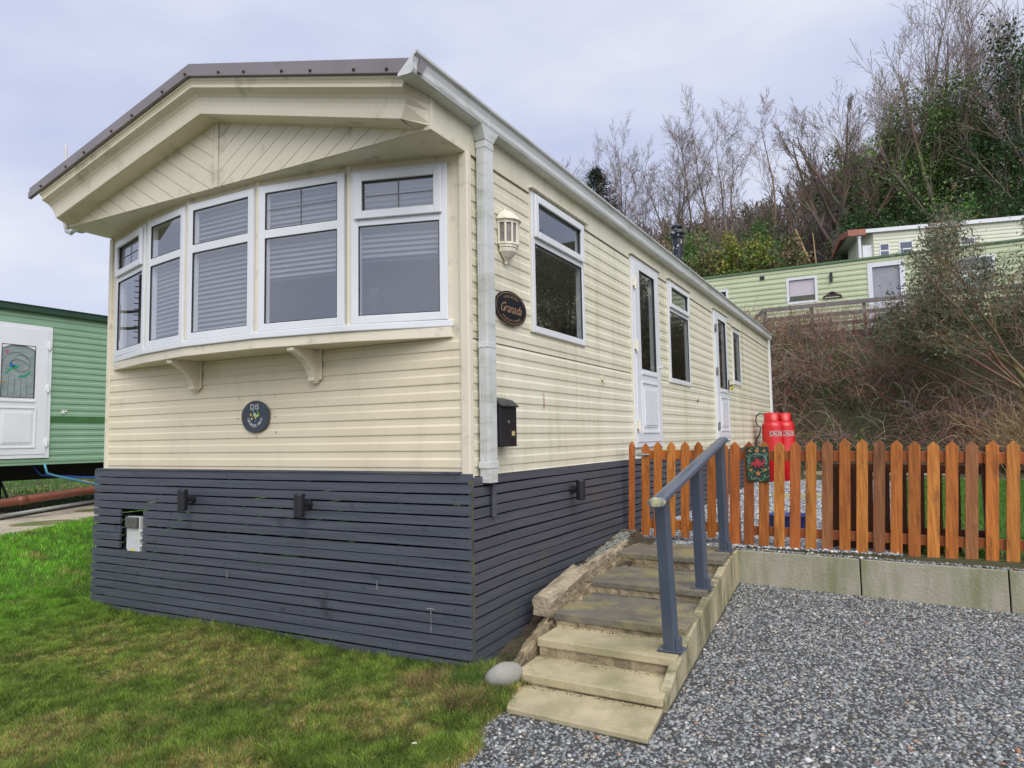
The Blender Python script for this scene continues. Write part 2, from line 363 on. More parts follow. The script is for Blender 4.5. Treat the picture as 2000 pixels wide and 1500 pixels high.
# side wall
holes = [(.88, 1.89, .995, 2.07), (3.11, 4.06, .10, 2.08), (4.46, 5.44, .845, 2.09), (6.83, 7.80, .12, 2.10), (8.24, 8.92, 1.045, 2.01)]
m = M()
def sfn(a0, a1, z0, z1):
    for lo, hi, fl in ((0, .853, 0), (.853, .862, 3), (.862, 2.030, 1), (2.030, 2.038, 3), (2.038, 2.24, 2)):
        l = max(lo, z0); h = min(hi, z1)
        if h-l < 1e-4: continue
        if fl == 0: siding(m, BS, a0, a1, l, h)
        elif fl == 3: m.add([BS(a0, -.012, l), BS(a1, -.012, l), BS(a1, -.012, h), BS(a0, -.012, h)], [(0, 1, 2, 3)])
        elif fl == 1: siding(m, BS, a0, a1, l, h, zref=.862+.045)
        else: m.add([BS(a0, .0, l), BS(a1, .0, l), BS(a1, .014, l+.0005), BS(a0, .014, l+.0005), BS(a1, .014, h), BS(a0, .014, h)], [(0, 1, 2, 3), (3, 2, 4, 5)])
wall_open(m, BS, 0, LEN, 0, 2.24, holes, sfn)
obj('side_wall', m, m_clads, car)
for (a, b, lo, hi) in holes:      # reveals round each opening
    m = M(); m.box(a-.0, a+.006, -.05, .012, lo, hi, BS); m.box(b-.006, b, -.05, .012, lo, hi, BS); m.box(a, b, -.05, .012, hi-.006, hi, BS); m.box(a, b, -.05, .012, lo, lo+.006, BS); obj('window_reveal', m, m_trimc, car)
m = M(); siding(m, BL, 0, LEN, 0, 2.24); siding(m, BB, 0, 3.66, 0, 2.24)
m.add([BB(0, 0, 2.24), BB(3.66, 0, 2.24), BB(1.83, 0, 2.76)], [(0, 1, 2)])
obj('rear_wall', m, m_clad, car)
# trims at the corners
m = M(); m.box(-.036, .030, -.018, .036, -.022, 2.028); obj('corner_trim', m, m_trimc, car, bev=.008)
m = M(); m.box(W0-.012, W0+.036, -.014, .03, -.01, 2.028); obj('corner_trim', m, m_trimc, car, bev=.006)
m = M(); m.box(-.05, .035, LEN-.09, LEN+.02, -.02, 2.24); obj('corner_trim', m, m_upvc, car, bev=.006)
# gable: cheeks, soffit, boarded panel
GY = -.38
def zr(x): return 2.82-.26*abs(x+1.83)
for a_ in (-.012, W0):
    m = M(); m.box(a_, a_+(.0255 if a_ < -1 or True else 0), GY+.02, .003, 2.037, 2.26); obj('gable_cheek', m, m_clads, car)
for bb_ in ((-.02, .018, GY+.025, .038, 2.028, 2.068), (-.03, .020, GY-.012, GY+.024, 2.026, 2.235), (W0-.018, W0+.02, GY-.012, GY+.024, 2.026, 2.235)):
    m = M(); m.box(*bb_); obj('gable_trim', m, m_trimc, car, bev=.004)
m = M(); m.box(W0+.012, -.012, GY+.012, .002, 2.030, 2.036); obj('soffit', m, m_trimc, car)
def clip(poly, a, b, c):  # keep a*x+b*z<=c
    out = []
    for i in range(len(poly)):
        p, q = poly[i], poly[(i+1) % len(poly)]; dp = a*p[0]+b*p[1]-c; dq = a*q[0]+b*q[1]-c
        if dp <= 0: out.append(p)
        if dp*dq < 0: s = dp/(dp-dq); out.append((p[0]+(q[0]-p[0])*s, p[1]+(q[1]-p[1])*s))
    return out
m = M(); m.prism([(W0+.02, 2.031), (-.03, 2.031), (-.03, zr(-.03)-.10), (-1.83, zr(-1.83)-.10), (W0+.02, zr(W0+.02)-.10)], GY+.004, GY+.014, lambda a, b, c: (a, c, b))
an = math.radians(32)
for side in (1, -1):
    x0, x1 = (-1.80, -.032) if side > 0 else (W0+.024, -1.86)
    base = [(x0, 2.033), (x1, 2.033), (x1, zr(x1)-.12), (x0, zr(x0)-.12)]
    n = (-math.sin(an)*side, math.cos(an)); k0 = min(n[0]*p[0]+n[1]*p[1] for p in base); k1 = max(n[0]*p[0]+n[1]*p[1] for p in base)
    k = k0
    while k < k1:
        pl = clip(base, n[0], n[1], k+.0985); pl = clip(pl, -n[0], -n[1], -k) if pl else pl
        if len(pl) >= 3: m.prism(pl, GY-.004, GY+.004, lambda a, b, c: (a, c, b))
        k += .103
m.prism([(-1.852, 2.033), (-1.808, 2.033), (-1.808, 2.68), (-1.852, 2.68)], GY-.008, GY+.004, lambda a, b, c: (a, c, b))
obj('gable_panel', m, m_grp, car)
# barge moulding
prof = [(-.598, .080), (-.606, .088), (-.606, .100), (-.596, .106), (-.588, .124), (-.590, .134), (-.598, .140), (-.598, .150), (-.586, .158), (-.556, .176), (-.538, .198), (-.530, .222), (-.526, .25), (-.524, .28), (-.522, .305), (-.508, .312), (GY-.002, .318)]
def bx(d, s): # end position per profile depth
    t = max(0, (d-.10)/.215)
    return -.005-.095*t if s > 0 else W0+.005+.095*t
m = M(); st = (-1, 0, 1)
def bF(p, s):
    x = -1.83 if s == 0 else bx(p[1], s)
    return (x, p[0], zr(x)-p[1])
m.sweep(prof, st, bF)
for s in (1, -1):
    e = [bF(prof[q], s) for q in (0, 7, 9, 11, 14, 16)]; x = .012 if s > 0 else W0-.012
    fr = [(x, GY-.002, q[2]) for q in e]; n = len(e)
    m.add(e+fr, [(i, i+1, n+i+1, n+i) if s > 0 else (i+1, i, n+i, n+i+1) for i in range(n-1)])
obj('bargeboard', m, m_grp, car, smooth=False)
prof = [(-.55, -.004), (-.618, -.004), (-.622, 0), (-.622, .034), (-.630, .038), (-.630, .086), (-.604, .088)]
m = M()
XE = .115
m.sweep(prof, (-XE+W0, -1.83, XE), lambda p, x: (x, p[0], zr(x)-p[1]+.004))
for x in (XE, W0-XE): m.add([(x, p[0], zr(x)-p[1]+.004) for p in prof], [tuple(range(len(prof)))])
obj('roof_fascia', m, m_roof, car)
for i in range(-6, 7):
    x = -1.83+i*.29+(.03 if i % 2 else -.02); m = M()
    m.lathe([(0, .012), (.006, .010), (.011, 0)], n=8, F=lambda a, b, c, x=x: (x+a, -.631-c, zr(x)-.062+b)); obj('screw', m, m_rust, car)
m = M()
for s in (1, -1):
    xe = -1.83+s*(1.83+.07)
    vs = [(-1.83, -.56, zr(-1.83)+.006), (xe, -.56, zr(xe)+.006), (xe, LEN+.1, zr(xe)+.006), (-1.83, LEN+.1, zr(-1.83)+.006)]
    m.add([(*v[:2], v[2]) for v in vs]+[(*v[:2], v[2]-.03) for v in vs], [(0, 1, 2, 3), (7, 6, 5, 4), (0, 4, 5, 1), (1, 5, 6, 2), (2, 6, 7, 3)])
obj('roof', m, m_roof, car)
# gutters
def gutter(s):
    gp = [(-.005, 2.236), (-.005, 2.222), (.080, 2.220), (.094, 2.226), (.100, 2.245), (.098, 2.28), (.106, 2.315), (.124, 2.328), (.126, 2.342), (.112, 2.344), (.108, 2.335), (.09, 2.32), (.086, 2.24), (.01, 2.236)]
    X = (lambda x: x) if s > 0 else (lambda x: W0-x)
    mm = M(); mm.sweep(gp, [-.665 if s > 0 else -.42, .14, .141, .3, .301, 5.98, 6.0, LEN-.2], lambda p, y: (X(p[0]+(.002 if .141 <= y <= .3 else 0)), y, p[1]-(.003 if .141 <= y <= .3 else 0)), closed=True, caps=True)
    y0_ = -.668 if s > 0 else -.423; mm.prism([(p[0], p[1]) for p in gp[:11]], y0_, y0_+.008, lambda a, b, c: (X(a), c, b))
    mm.prism([(p[0], p[1]) for p in gp[:11]], LEN-.2, LEN-.19, lambda a, b, c: (X(a), c, b))
    obj('gutter', mm, m_upvc2, car)
gutter(1); gutter(-1)
m = M()   # downpipe with fluted near face, collars and outlet
m.box(.022, .092, .108, .207, -.045, 2.16)
for i in range(5): m.box(.030+i*.011, .036+i*.011, .104, .108, .09, 2.12)
m.box(.020, .095, .102, .210, .80, .835); m.box(.018, .097, .100, .212, .045, .085); m.box(.020, .095, .102, .210, 2.09, 2.13)
m.hexa([(.02, .10, 2.14), (.095, .10, 2.14), (.095, .21, 2.14), (.02, .21, 2.14), (.0, .06, 2.222), (.098, .06, 2.222), (.098, .27, 2.222), (.0, .27, 2.222)])
dpo = obj('downpipe', m, m_upvc2, car, bev=.005)
# drip caps
for (a, b, lo, hi) in holes:
    m = M(); m.prism([(a-.02, hi), (b+.06, hi), (b+.06, hi+.012), (a+.01, hi+.012)], 0, .05, lambda p, q, w: BS(p, w, q)); obj('drip_cap', m, m_trimc, car)
# bay window
BP = [(-3.56, .0), (-2.83, -.21), (-2.22, -.31), (-1.49, -.31), (-.77, -.20), (-.10, .0)]
def baypoly(o): # grow outward
    return [(BP[0][0]-o*.3, .0)]+[(p[0]+(o*.3 if p[0] > -1.83 else -o*.3), p[1]-o) for p in BP[1:-1]]+[(BP[-1][0]+o*.3, .0)]
m = M()
def slabpoly(mm, o, z0, z1, y=.03):
    pl = baypoly(o); pl = [(pl[0][0], y)]+[(q[0], q[1]) for q in pl]+[(pl[-1][0], y)]
    pl = [pl[0], (pl[1][0], -.019)]+pl[2:-2]+[(pl[-2][0], -.019), pl[-1]] if o > 0 else pl
    mm.prism(pl, z0, z1, lambda a, b, c: (a, b, c))
slabpoly(m, .012, .864, .93); obj('bay_apron', m, m_trimc, car, bev=.004)
m = M(); slabpoly(m, .028, .930, .975); obj('window_sill', m, m_upvc, car, bev=.006)
m = M()
for i, p in enumerate(BP):
    if i in (0, 5): continue
    m.lathe([(.022, .975), (.022, 2.03)], c=(p[0], p[1]+.012, 0), n=10)
for i in range(5):
    P, Q = BP[i], BP[i+1]; l = math.dist(P, Q); B = basis((P[0], P[1], 0), (Q[0]-P[0])/l, (Q[1]-P[1])/l)
    m.box(0, l, -.05, -.004, 1.985, 2.03, B)
obj('mullion', m, m_trimc, car)
blinds = [None, (1.02, 1.95), (1.00, 1.97), (1.02, 1.97), (1.02, 1.97)]
blinds = [(1.62, 1.97), (1.0, 1.62), (1.0, 1.97), (1.36, 1.97), (1.42, 1.97)]
for i in range(5):
    P, Q = BP[i], BP[i+1]; l = math.dist(P, Q); B = basis((P[0], P[1], 0), (Q[0]-P[0])/l, (Q[1]-P[1])/l)
    window(car, B, .024, l-.024, .976, 1.984, tr=1.645, w=.052, casement=i in (0, 4), name='bay_window', blind=blinds[i], lead=i in (0, 3, 4))
# brackets under the bay
for x in (-2.475, -1.225):
    m = M(); pl = [(.0, .645), (.0, .864), (-.255, .864), (-.255, .838), (-.215, .826), (-.165, .800), (-.115, .762), (-.080, .715), (-.062, .672), (-.062, .645)]
    m.prism(pl[::-1], x-.028, x+.028, lambda a, b, c: (c, a-.011, b)); m.box(x-.05, x+.05, -.022, -.011, .655, .864)
    m.box(x-.022, x+.022, -.055, -.012, .632, .646)
    obj('bracket', m, m_trimc, car, bev=.004)
# side windows & doors
window(car, BS, .89, 1.88, 1.0, 2.06, tr=1.70, w=.05, casement=True, glass=m_glasss, name='window')
m2 = M(); 
window(car, BS, 4.47, 5.43, .85, 2.08, tr=1.74, w=.055, casement=True, glass=m_glasss, name='window')
window(car, BS, 8.25, 8.91, 1.05, 2.0, tr=None, w=.07, glass=m_glasss, name='window')
def door(par, B, a0, a1, c0, c1, p0, p1, pa0, pa1, ft, name='door', glass=None, hinges='L', handle=None, hm=None, lower=True, lz=None):
    m = M(); frame(m, B, a0, a1, c0, c1, .055, -.04, .03)
    o = obj('door_frame', m, m_upvc, par, bev=.004)
    L0, L1, Z0, Z1 = a0+.055, a1-.055, c0+.055, c1-.055
    m = M(); b0, b1 = -.03, .038
    m.box(L0, pa0, b0, b1, Z0, Z1, B); m.box(pa1, L1, b0, b1, Z0, Z1, B); m.box(pa0, pa1, b0, b1, Z0, p0, B); m.box(pa0, pa1, b0, b1, p1, Z1, B)
    if lower:  # raised panel
        for (q0, q1, r0, r1, hh) in ((pa0-.03, pa1+.03, Z0+.09, p0-.13, .004),):
            frame(m, B, q0, q1, r0, r1, .02, b1, b1+hh+.006); m.box(q0+.07, q1-.07, b1, b1+.012, r0+.08, r1-.08, B)
            m.box(q0+.05, q1-.05, b1, b1+.006, r0+.06, r1-.06, B)
        m.box(pa0-.01, pa1+.01, b1, b1+.01, p0-.06, p0-.03, B)
    d = obj(name, m, m_upvc, par, bev=.004)
    sm = M(); frame(sm, B, pa0-.001, pa1+.001, p0-.001, p1+.001, .008, b1-.02, b1+.002); obj('seal', sm, m_seal, d)
    pm = M(); pm.add([B(pa0, b1-.014, p0), B(pa1, b1-.014, p0), B(pa1, b1-.014, p1), B(pa0, b1-.014, p1)], [(0, 1, 2, 3)]); obj('pane', pm, glass or m_glasss, d)
    ha = a0+.05 if hinges == 'L' else a1-.05
    for z in (c0+.22, (c0+c1)/2+.05, c1-.28):
        hmh = M(); hmh.tube([B(ha, .05, z-.06), B(ha, .05, z+.06)], .014, 10); hmh.box(ha-.03, ha+.035, .03, .052, z-.035, z+.035, B); obj('hinge', hmh, hm or m_lant, d, bev=.003)
    return d
d1 = door(car, BS, 3.12, 4.05, .11, 2.07, .92, 1.955, 3.34, 3.85, 0)
d2 = door(car, BS, 6.84, 7.79, .13, 2.09, .925, 1.975, 7.09, 7.60, 0, hm=m_deck)
m = M()   # lever handle with a padlock-like yellow guard
m.tube([BS(7.70, .04, .99), BS(7.70, .10, .99), BS(7.56, .11, .99)], .011, 8); m.box(7.67, 7.73, .038, .046, .93, 1.08, BS)
hnd = obj('handle', m, m_black, d2); m = M(); m.lathe([(0, 0), (.035, 0), (.035, .03), (0, .03)], n=16, F=lambda a, b, c: BS(7.62+a, .09+c, .95+b)); obj('padlock', m, mat('yellow_plastic', (.65, .55, .03), None, .4), hnd)
m = M(); m.tube([BS(3.97, .04, .98), BS(3.97, .08, .98)], .012, 8); obj('keyhole_cover', m, m_upvc2, d1)
# interior
m = M(); z0, z1 = .05, 2.20
m.add([(W0+.05, .05, z0), (-.05, .05, z0), (-.05, 12, z0), (W0+.05, 12, z0)], [(0, 1, 2, 3)]); m.add([(W0+.05, .0, z1), (-.02, .0, z1), (-.02, 12.2, z1), (W0+.05, 12.2, z1)], [(3, 2, 1, 0)])
m.add([(W0+.05, .03, z0), (W0+.05, 12, z0), (W0+.05, 12, z1), (W0+.05, .03, z1)], [(0, 1, 2, 3)]); m.add([(W0+.05, 2.6, z0), (-.9, 2.6, z0), (-.9, 2.6, z1), (W0+.05, 2.6, z1)], [(0, 1, 2, 3)])
m.box(W0+.1, -.1, .03, .45, z0, .62)   # window seat
obj('interior', m, m_inner, car)
# flue
m = M(); fx, fy = -.62, 7.42
m.lathe([(.075, 2.3), (.075, 3.40)], c=(fx, fy, 0), n=20)
m.lathe([(.075, 3.40), (.098, 3.40), (.098, 3.425), (.078, 3.43), (.078, 3.455), (.115, 3.46), (.115, 3.485), (.072, 3.50), (.066, 3.56), (.088, 3.565), (.088, 3.60), (.04, 3.625), (0, 3.625)], c=(fx, fy, 0), n=20)
fl = obj('flue', m, mat('dark_blue_flue', (.012, .014, .03), (.55, .55, .55), .4, 16, detail=2, damt=0), car, smooth=True)
fl.data.materials[0].node_tree.nodes['Color Ramp'].color_ramp.elements[0].position = .60; fl.data.materials[0].node_tree.nodes['Color Ramp'].color_ramp.elements[1].position = .64
# chassis under the caravan
m = M()
for x in (-3.0, -.7): m.box(x-.04, x+.04, .1, 12, -.26, -.02)
for y in np.arange(.6, 12, 2.2):
    for x in (-3.0, -.7): m.box(x-.15, x+.15, y-.15, y+.15, -1.2, -.26)
m.box(W0+.06, -.06, .06, 12.2, -.03, -.01); obj('chassis', m, m_chassis, car)

# ================================================================== SKIRTING
sk = thing('slatted_skirting', (0, 0, -1.15), 'dark slate grey horizontal timber slats enclosing the underside of the cream caravan', 'skirting')
PZ = .0651
def clipx(a, b, h0, h1):
    return [(a, h0), (h1, b)]
m = M(); mb = M()
for k in range(18):
    z1 = .018-k*PZ; z0 = z1-.0542; j = random.uniform(-.0015, .0015)
    segs = [(-3.742+random.uniform(-.012, .004), .045)]
    if 5 <= k <= 9: segs = [(segs[0][0], -3.375), (-3.075, .045)]
    for (a, b) in segs:
        n = max(2, int((b-a)/.5)+1); xs = np.linspace(a, b, n); wob = [random.uniform(-.0022, .0022) for _ in xs]; wy = [random.uniform(-.0025, .0025) for _ in xs]
        m.sweep([(0, 0), (1, 0), (1, 1), (0, 1)], range(n), lambda p, i: (xs[i], -.036+wy[i]+.020*p[0]-.001*k, z0+j+wob[i]+.0542*p[1]), closed=True, caps=True)
fs = obj('front_slat_panel', m, m_slate, sk, bev=0)
m = M()
for k in range(18):
    z1 = -.002-k*PZ; z0 = z1-.0542; j = random.uniform(-.0015, .0015)
    y_end = 12.3 if z0 > -.75 else (2.7 if z0 > -.95 else 2.0)
    ys = [-.014, .52, 1.2, 2.0] + ([2.7] if y_end >= 2.7 else []) + ([4, 5.5, 7, 8.5, 10, 11.5, 12.3] if y_end > 3 else []); xs = [.046, .016]+[.016+random.uniform(-.002, .002) for _ in ys[2:]]
    wob = [random.uniform(-.002, .002) for _ in ys]
    m.sweep([(0, 0), (1, 0), (1, 1), (0, 1)], range(len(ys)), lambda p, i: (xs[i]+.018*p[0]-.018, ys[i], z0+j+wob[i]+.0542*p[1]), closed=True, caps=True)
obj('side_slat_panel', m, m_slates, sk)
m = M()
for k in range(16):
    z1 = .018-k*PZ; m.box(-3.745, -3.728, -.016, 5.5, z1-.058, z1)
obj('end_slat_panel', m, m_slate, sk)
m = M(); m.box(.020, .048, -.034, -.015, -1.16, -.02); obj('corner_post', m, mat('green_stained_batten', (.10, .10, .06), (.05, .055, .04), .8, 12), sk)
m = M()
for x in (-3.70, -2.9, -2.1, -1.3, -.5, -.03): m.box(x-.02, x+.02, -.012, .03, -1.2, -.01)
for y in (.5, 1.4, 2.3, 3.4, 5, 7, 9, 11): m.box(-.05, -.006, y-.02, y+.02, -1.2, -.03)
obj('batten', m, m_black, sk)
m = M(); m.box(.048, .066, .195, .235, -.26, -.06); obj('batten', m, m_slates, sk, bev=.003)
m = M(); m.box(W0-.06, -.03, -.045, -.012, .019, .030); obj('cap_strip', m, m_slate, sk)
m = M()
random.seed(3)
for (x, za, zb) in ((-.243, -.80, -.945), (-2.06, -.70, -.76), (-.66, -.66, -.72)): m.box(x-.002, x+.002, -.0565, -.0555, zb, za)
m.box(-.270, -.217, -.0565, -.0555, -.802, -.797); obj('paint_drip', m, mat('old_white_drip', (.45, .46, .47), (.12, .13, .15), .6, 60), sk)
m = M()   # nail heads
for k in range(18):
    z = .018-k*PZ-.026
    for x in (-3.70, -2.9, -2.1, -1.3, -.5, -.07):
        if 5 <= k <= 9 and -3.37 < x < -3.08: continue
        m.lathe([(0, .0015), (.004, 0)], n=6, F=lambda a, b, c, x=x, z=z, k=k: (x+a+random.uniform(-.003, .003), -.0395-.001*k-c, z+b))
obj('nail_head', m, m_black, sk)
# corner skirting bottom board
m = M(); m.sweep([(0, 0), (1, 0), (1, 1), (0, 1)], [(-.02, .05), (.55, .022), (1.0, .018)], lambda p, s: (s[1]+.02*p[0]-.012, s[0], -1.215+.05*p[1]+.04*s[0]), closed=True, caps=True)
obj('bottom_board', m, mat('mossy_board', (.16, .17, .07), (.07, .08, .05), .85, 5, bump=.3), sk)

# ------------------------------------------------------------------ things fixed to it
def downlight(cx, cy, nx, ny, bx, by, z, lab):
    t = thing('wall_light', (bx, by, z), lab, 'wall light', 'black tube lights on the grey skirting')
    m = M(); m.lathe([(0, -.078), (.034, -.078), (.036, -.07), (.036, .07), (.034, .078), (0, .078)], c=(cx, cy, z), n=20); obj('lamp_body', m, m_black, t, smooth=False)
    m = M(); m.tube([(bx, by, z+.0), (bx+nx*.03, by+ny*.03, z)], .032, 18); m.tube([(bx, by, z), (cx, cy, z)], .014, 10); obj('wall_mount', m, m_black, t)
downlight(-2.465, -.135, 0, -1, -2.465, -.042, -.195, 'black tube wall light on grey slats left of centre, above the meter box side')
downlight(-1.26, -.135, 0, -1, -1.26, -.042, -.2, 'black tube wall light near the middle of the front grey slats')
downlight(.115, 1.47, 1, 0, .024, 1.50, -.185, 'black tube wall light on the side slats beside the garden steps')
t = thing('meter_box', (-3.21, -.03, -.66), 'white electric hook-up box with clear top set in a cutout of the grey slats', 'electric box')
m = M(); m.prism([(-3.125, -.655), (-3.125, -.36), (-3.295, -.36), (-3.295, -.62), (-3.27, -.655)], -.036, .04, lambda a, b, c: (a, c, b)); obj('box_body', m, mat('white_box_plastic', (.62, .64, .62), None, .35), t, bev=.006)
m = M(); m.box(-3.288, -3.13, -.058, -.036, -.45, -.362)
sm = obj('smoked_cover', m, mat('smoked_plastic', (.10, .11, .10), (.05, .055, .05), .15, 30, coat=.5), t, bev=.006)
m = M(); m.box(-3.24, -3.18, -.0380, -.0365, -.652, -.622); obj('warning_label', m, mat('yellow_label', (.75, .6, .03), None, .5), t)
m = M(); m.box(-3.225, -3.20, -.0380, -.0365, -.605, -.54); obj('blue_label', m, mat('pale_blue_label', (.45, .5, .7), (.7, .72, .8), .5, 90), t)
m = M()
for z in (-.47, -.53, -.59): m.box(-3.124, -3.098, -.03, 0, z-.006, z+.006)
obj('clip', m, m_white, t)
m = M(); m.box(-3.375, -3.30, -.004, .03, -.67, -.35); obj('recess_shade', m, m_black, t)  # solid black block standing in for the shade inside the cutout
# oval slate house sign
t = thing('house_sign', (-1.82, -.02, .32), 'round slate plate with flowers and white lettering on the cream front', 'sign')
Bf = basis((0, -.012, 0), 1, 0)
m = M(); poly = [(-1.82+.145*math.cos(a)*(1+.012*math.sin(5*a)), .418+.118*math.sin(a)) for a in np.linspace(0, 2*math.pi, 48, endpoint=False)]
m.prism(poly, 0, .012, lambda a, b, c: Bf(a, c, b)); obj('plate', m, m_dkblue, t, bev=.002)
m = M(); text_mesh(m, 'D15', Bf, .056, -1.82, .490, b=.0135, spacing=2.6); text_mesh(m, 'GEORGES VIEW', Bf, .031, -1.82, .420, arc=(.080, 0, -1), b=.0135, spacing=1.3); obj('lettering', m, m_white, t)
m = M(); random.seed(5)
for i in range(26):
    a = random.uniform(0, 6.28); rr = random.uniform(.0, .052); cx, cz = -1.82+rr*1.2*math.cos(a), .425+rr*.8*math.sin(a); s = random.uniform(.006, .011)
    c = random.choice([(.75, .6, .05), (.75, .6, .05), (.1, .35, .1), (.15, .35, .6), (.7, .7, .4)]) if rr < .04 else random.choice([(.1, .35, .5), (.1, .3, .1)])
    pts = [Bf(cx+s*math.cos(k*1.2566+a)*(1 if k % 2 else .8), .0135+i*.0001, cz+s*math.sin(k*1.2566+a)) for k in range(5)]
    m.add(pts, [(0, 1, 2, 3, 4)], c)
obj('flower_motif', m, mat('painted_flowers', (1, 1, 1), (1, 1, 1), .5, attr=True), t)
m = M(); 
for (x, z) in ((-2.02, .41), (-1.63, .415), (-1.82, .27), (-2.0, .56), (-1.63, .57), (-1.62, .30)): m.lathe([(0, .002), (.005, 0)], n=7, F=lambda a, b, c, x=x, z=z: (x+a, -.0125-c, z+b))
obj('screw', m, m_rust, car)
# oval side plaque
t = thing('oval_plaque', (.02, .55, 1.0), 'black oval plaque with gold script on the cream side wall beside the downpipe', 'plaque')
BSo = basis((.014, 0, 0), 0, 1)
m = M(); m.disc((.55, 1.118), .225, .118, lambda a, b, c: BSo(a, c, b)); obj('plate', m, mat('black_gloss_plate', (.010, .011, .02), None, .25), t)
m = M(); n = 48
for k in range(n):
    a, b_ = 2*math.pi*k/n, 2*math.pi*(k+1)/n
    m.add([BSo(.55+rx*math.cos(q), .0105, 1.118+rz*math.sin(q)) for q, rx, rz in ((a, .213, .108), (b_, .213, .108), (b_, .208, .104), (a, .208, .104))], [(0, 1, 2, 3)])
obj('gold_rim', m, m_gold, t)
m = M(); text_mesh(m, 'Granada', BSo, .092, .555, 1.118, shear=.5, b=.0115, spacing=.9); obj('lettering', m, mat('copper_lettering', (.42, .24, .13), None, .4), t)
m = M()
Bsq = lambda a, b, c: BSo(.55+(a-.5)*1.9, b, c)
text_mesh(m, 'WILLERBY', Bsq, .026, .5, 1.118, arc=(.072, 0, 1), b=.0115, spacing=.5); text_mesh(m, 'HOLIDAY HOMES', Bsq, .022, .5, 1.118, arc=(.094, 0, -1), b=.0115, spacing=.5); obj('small_lettering', m, m_gold, t)
# lantern
t = thing('wall_lantern', (.02, .495, 1.40), 'cream half-lantern wall light with ribbed clear panes above the oval plaque', 'lantern')
LC = (.014, .495); LZ = -.052
def half(mm, prof, n=6): mm.lathe(prof, c=(LC[0], LC[1], LZ), n=n, a0=-math.pi/2, a1=math.pi/2)
m = M(); half(m, [(.0, 1.47), (.012, 1.47), (.016, 1.49), (.05, 1.515), (.078, 1.545), (.082, 1.565), (.078, 1.57), (.088, 1.575), (.088, 1.592), (.0, 1.592)]); obj('lower_body', m, m_lant, t)
m = M(); half(m, [(.0, 1.755), (.095, 1.755), (.115, 1.76), (.112, 1.772), (.07, 1.815), (.05, 1.83), (.018, 1.838), (.012, 1.85), (.014, 1.86), (0, 1.868)]); obj('cap', m, m_lant, t)
m = M(); half(m, [(.082, 1.592), (.086, 1.755)]); obj('lamp_pane', m, m_frost, t)
m = M()
for k in range(7):
    a = -math.pi/2+math.pi*k/6; m.tube([(LC[0]+.088*math.cos(a), LC[1]+.088*math.sin(a), 1.592+LZ), (LC[0]+.092*math.cos(a), LC[1]+.092*math.sin(a), 1.757+LZ)], .008, 6)
half(m, [(.086, 1.592), (.094, 1.592), (.094, 1.606), (.086, 1.606)]); half(m, [(.088, 1.738), (.097, 1.738), (.097, 1.757), (.088, 1.757)])
m.box(.012, .022, .415, .575, 1.54+LZ, 1.78+LZ); obj('cage', m, m_lant, t)
m = M(); m.prism([(1.062, .445), (1.075, .45), (1.07, .50), (1.06, .565), (1.054, .56), (1.058, .50)], .010, .0108, lambda a, b, c: (c, a, b)); obj('red_scuff', m, mat('red_scuff_paint', (.42, .13, .09), (.6, .45, .32), .6, 60), car)
m = M(); m.box(.010, .03, 2.25, 2.30, .735, .765); m.tube([(.02, 2.27, .74), (.03, 2.27, .71), (.028, 2.285, .70)], .006, 6); obj('cable_clip', m, m_trimc, car)
m = M(); m.box(.010, .02, 5.75, 5.80, .665, .70); obj('cable_clip', m, m_deck, car)
# letterbox
t = thing('letterbox', (.07, .37, .17), 'black metal letterbox with sloping lid mounted beside the downpipe', 'letterbox')
m = M(); m.prism([(.012, .175), (.105, .175), (.105, .435), (.012, .465)], .225, .445, lambda a, b, c: (a, c, b)); obj('box_body', m, m_black, t, bev=.004)
m = M(); m.prism([(.012, .497), (.012, .485), (.118, .430), (.122, .438), (.075, .478)], .218, .452, lambda a, b, c: (a, c, b)); obj('lid', m, mat('worn_black_lid', (.05, .05, .055), (.02, .02, .022), .5, 20), t, bev=.002)
m = M(); m.tube([(.105, .335, .335), (.109, .335, .335)], .011, 14); obj('lock', m, mat('steel_lock', (.5, .5, .52), None, .3, metal=.8), t)
m = M(); m.box(.1055, .1065, .375, .415, .245, .275); obj('name_label', m, mat('yellow_card', (.6, .5, .2), (.45, .38, .15), .6, 60), t)
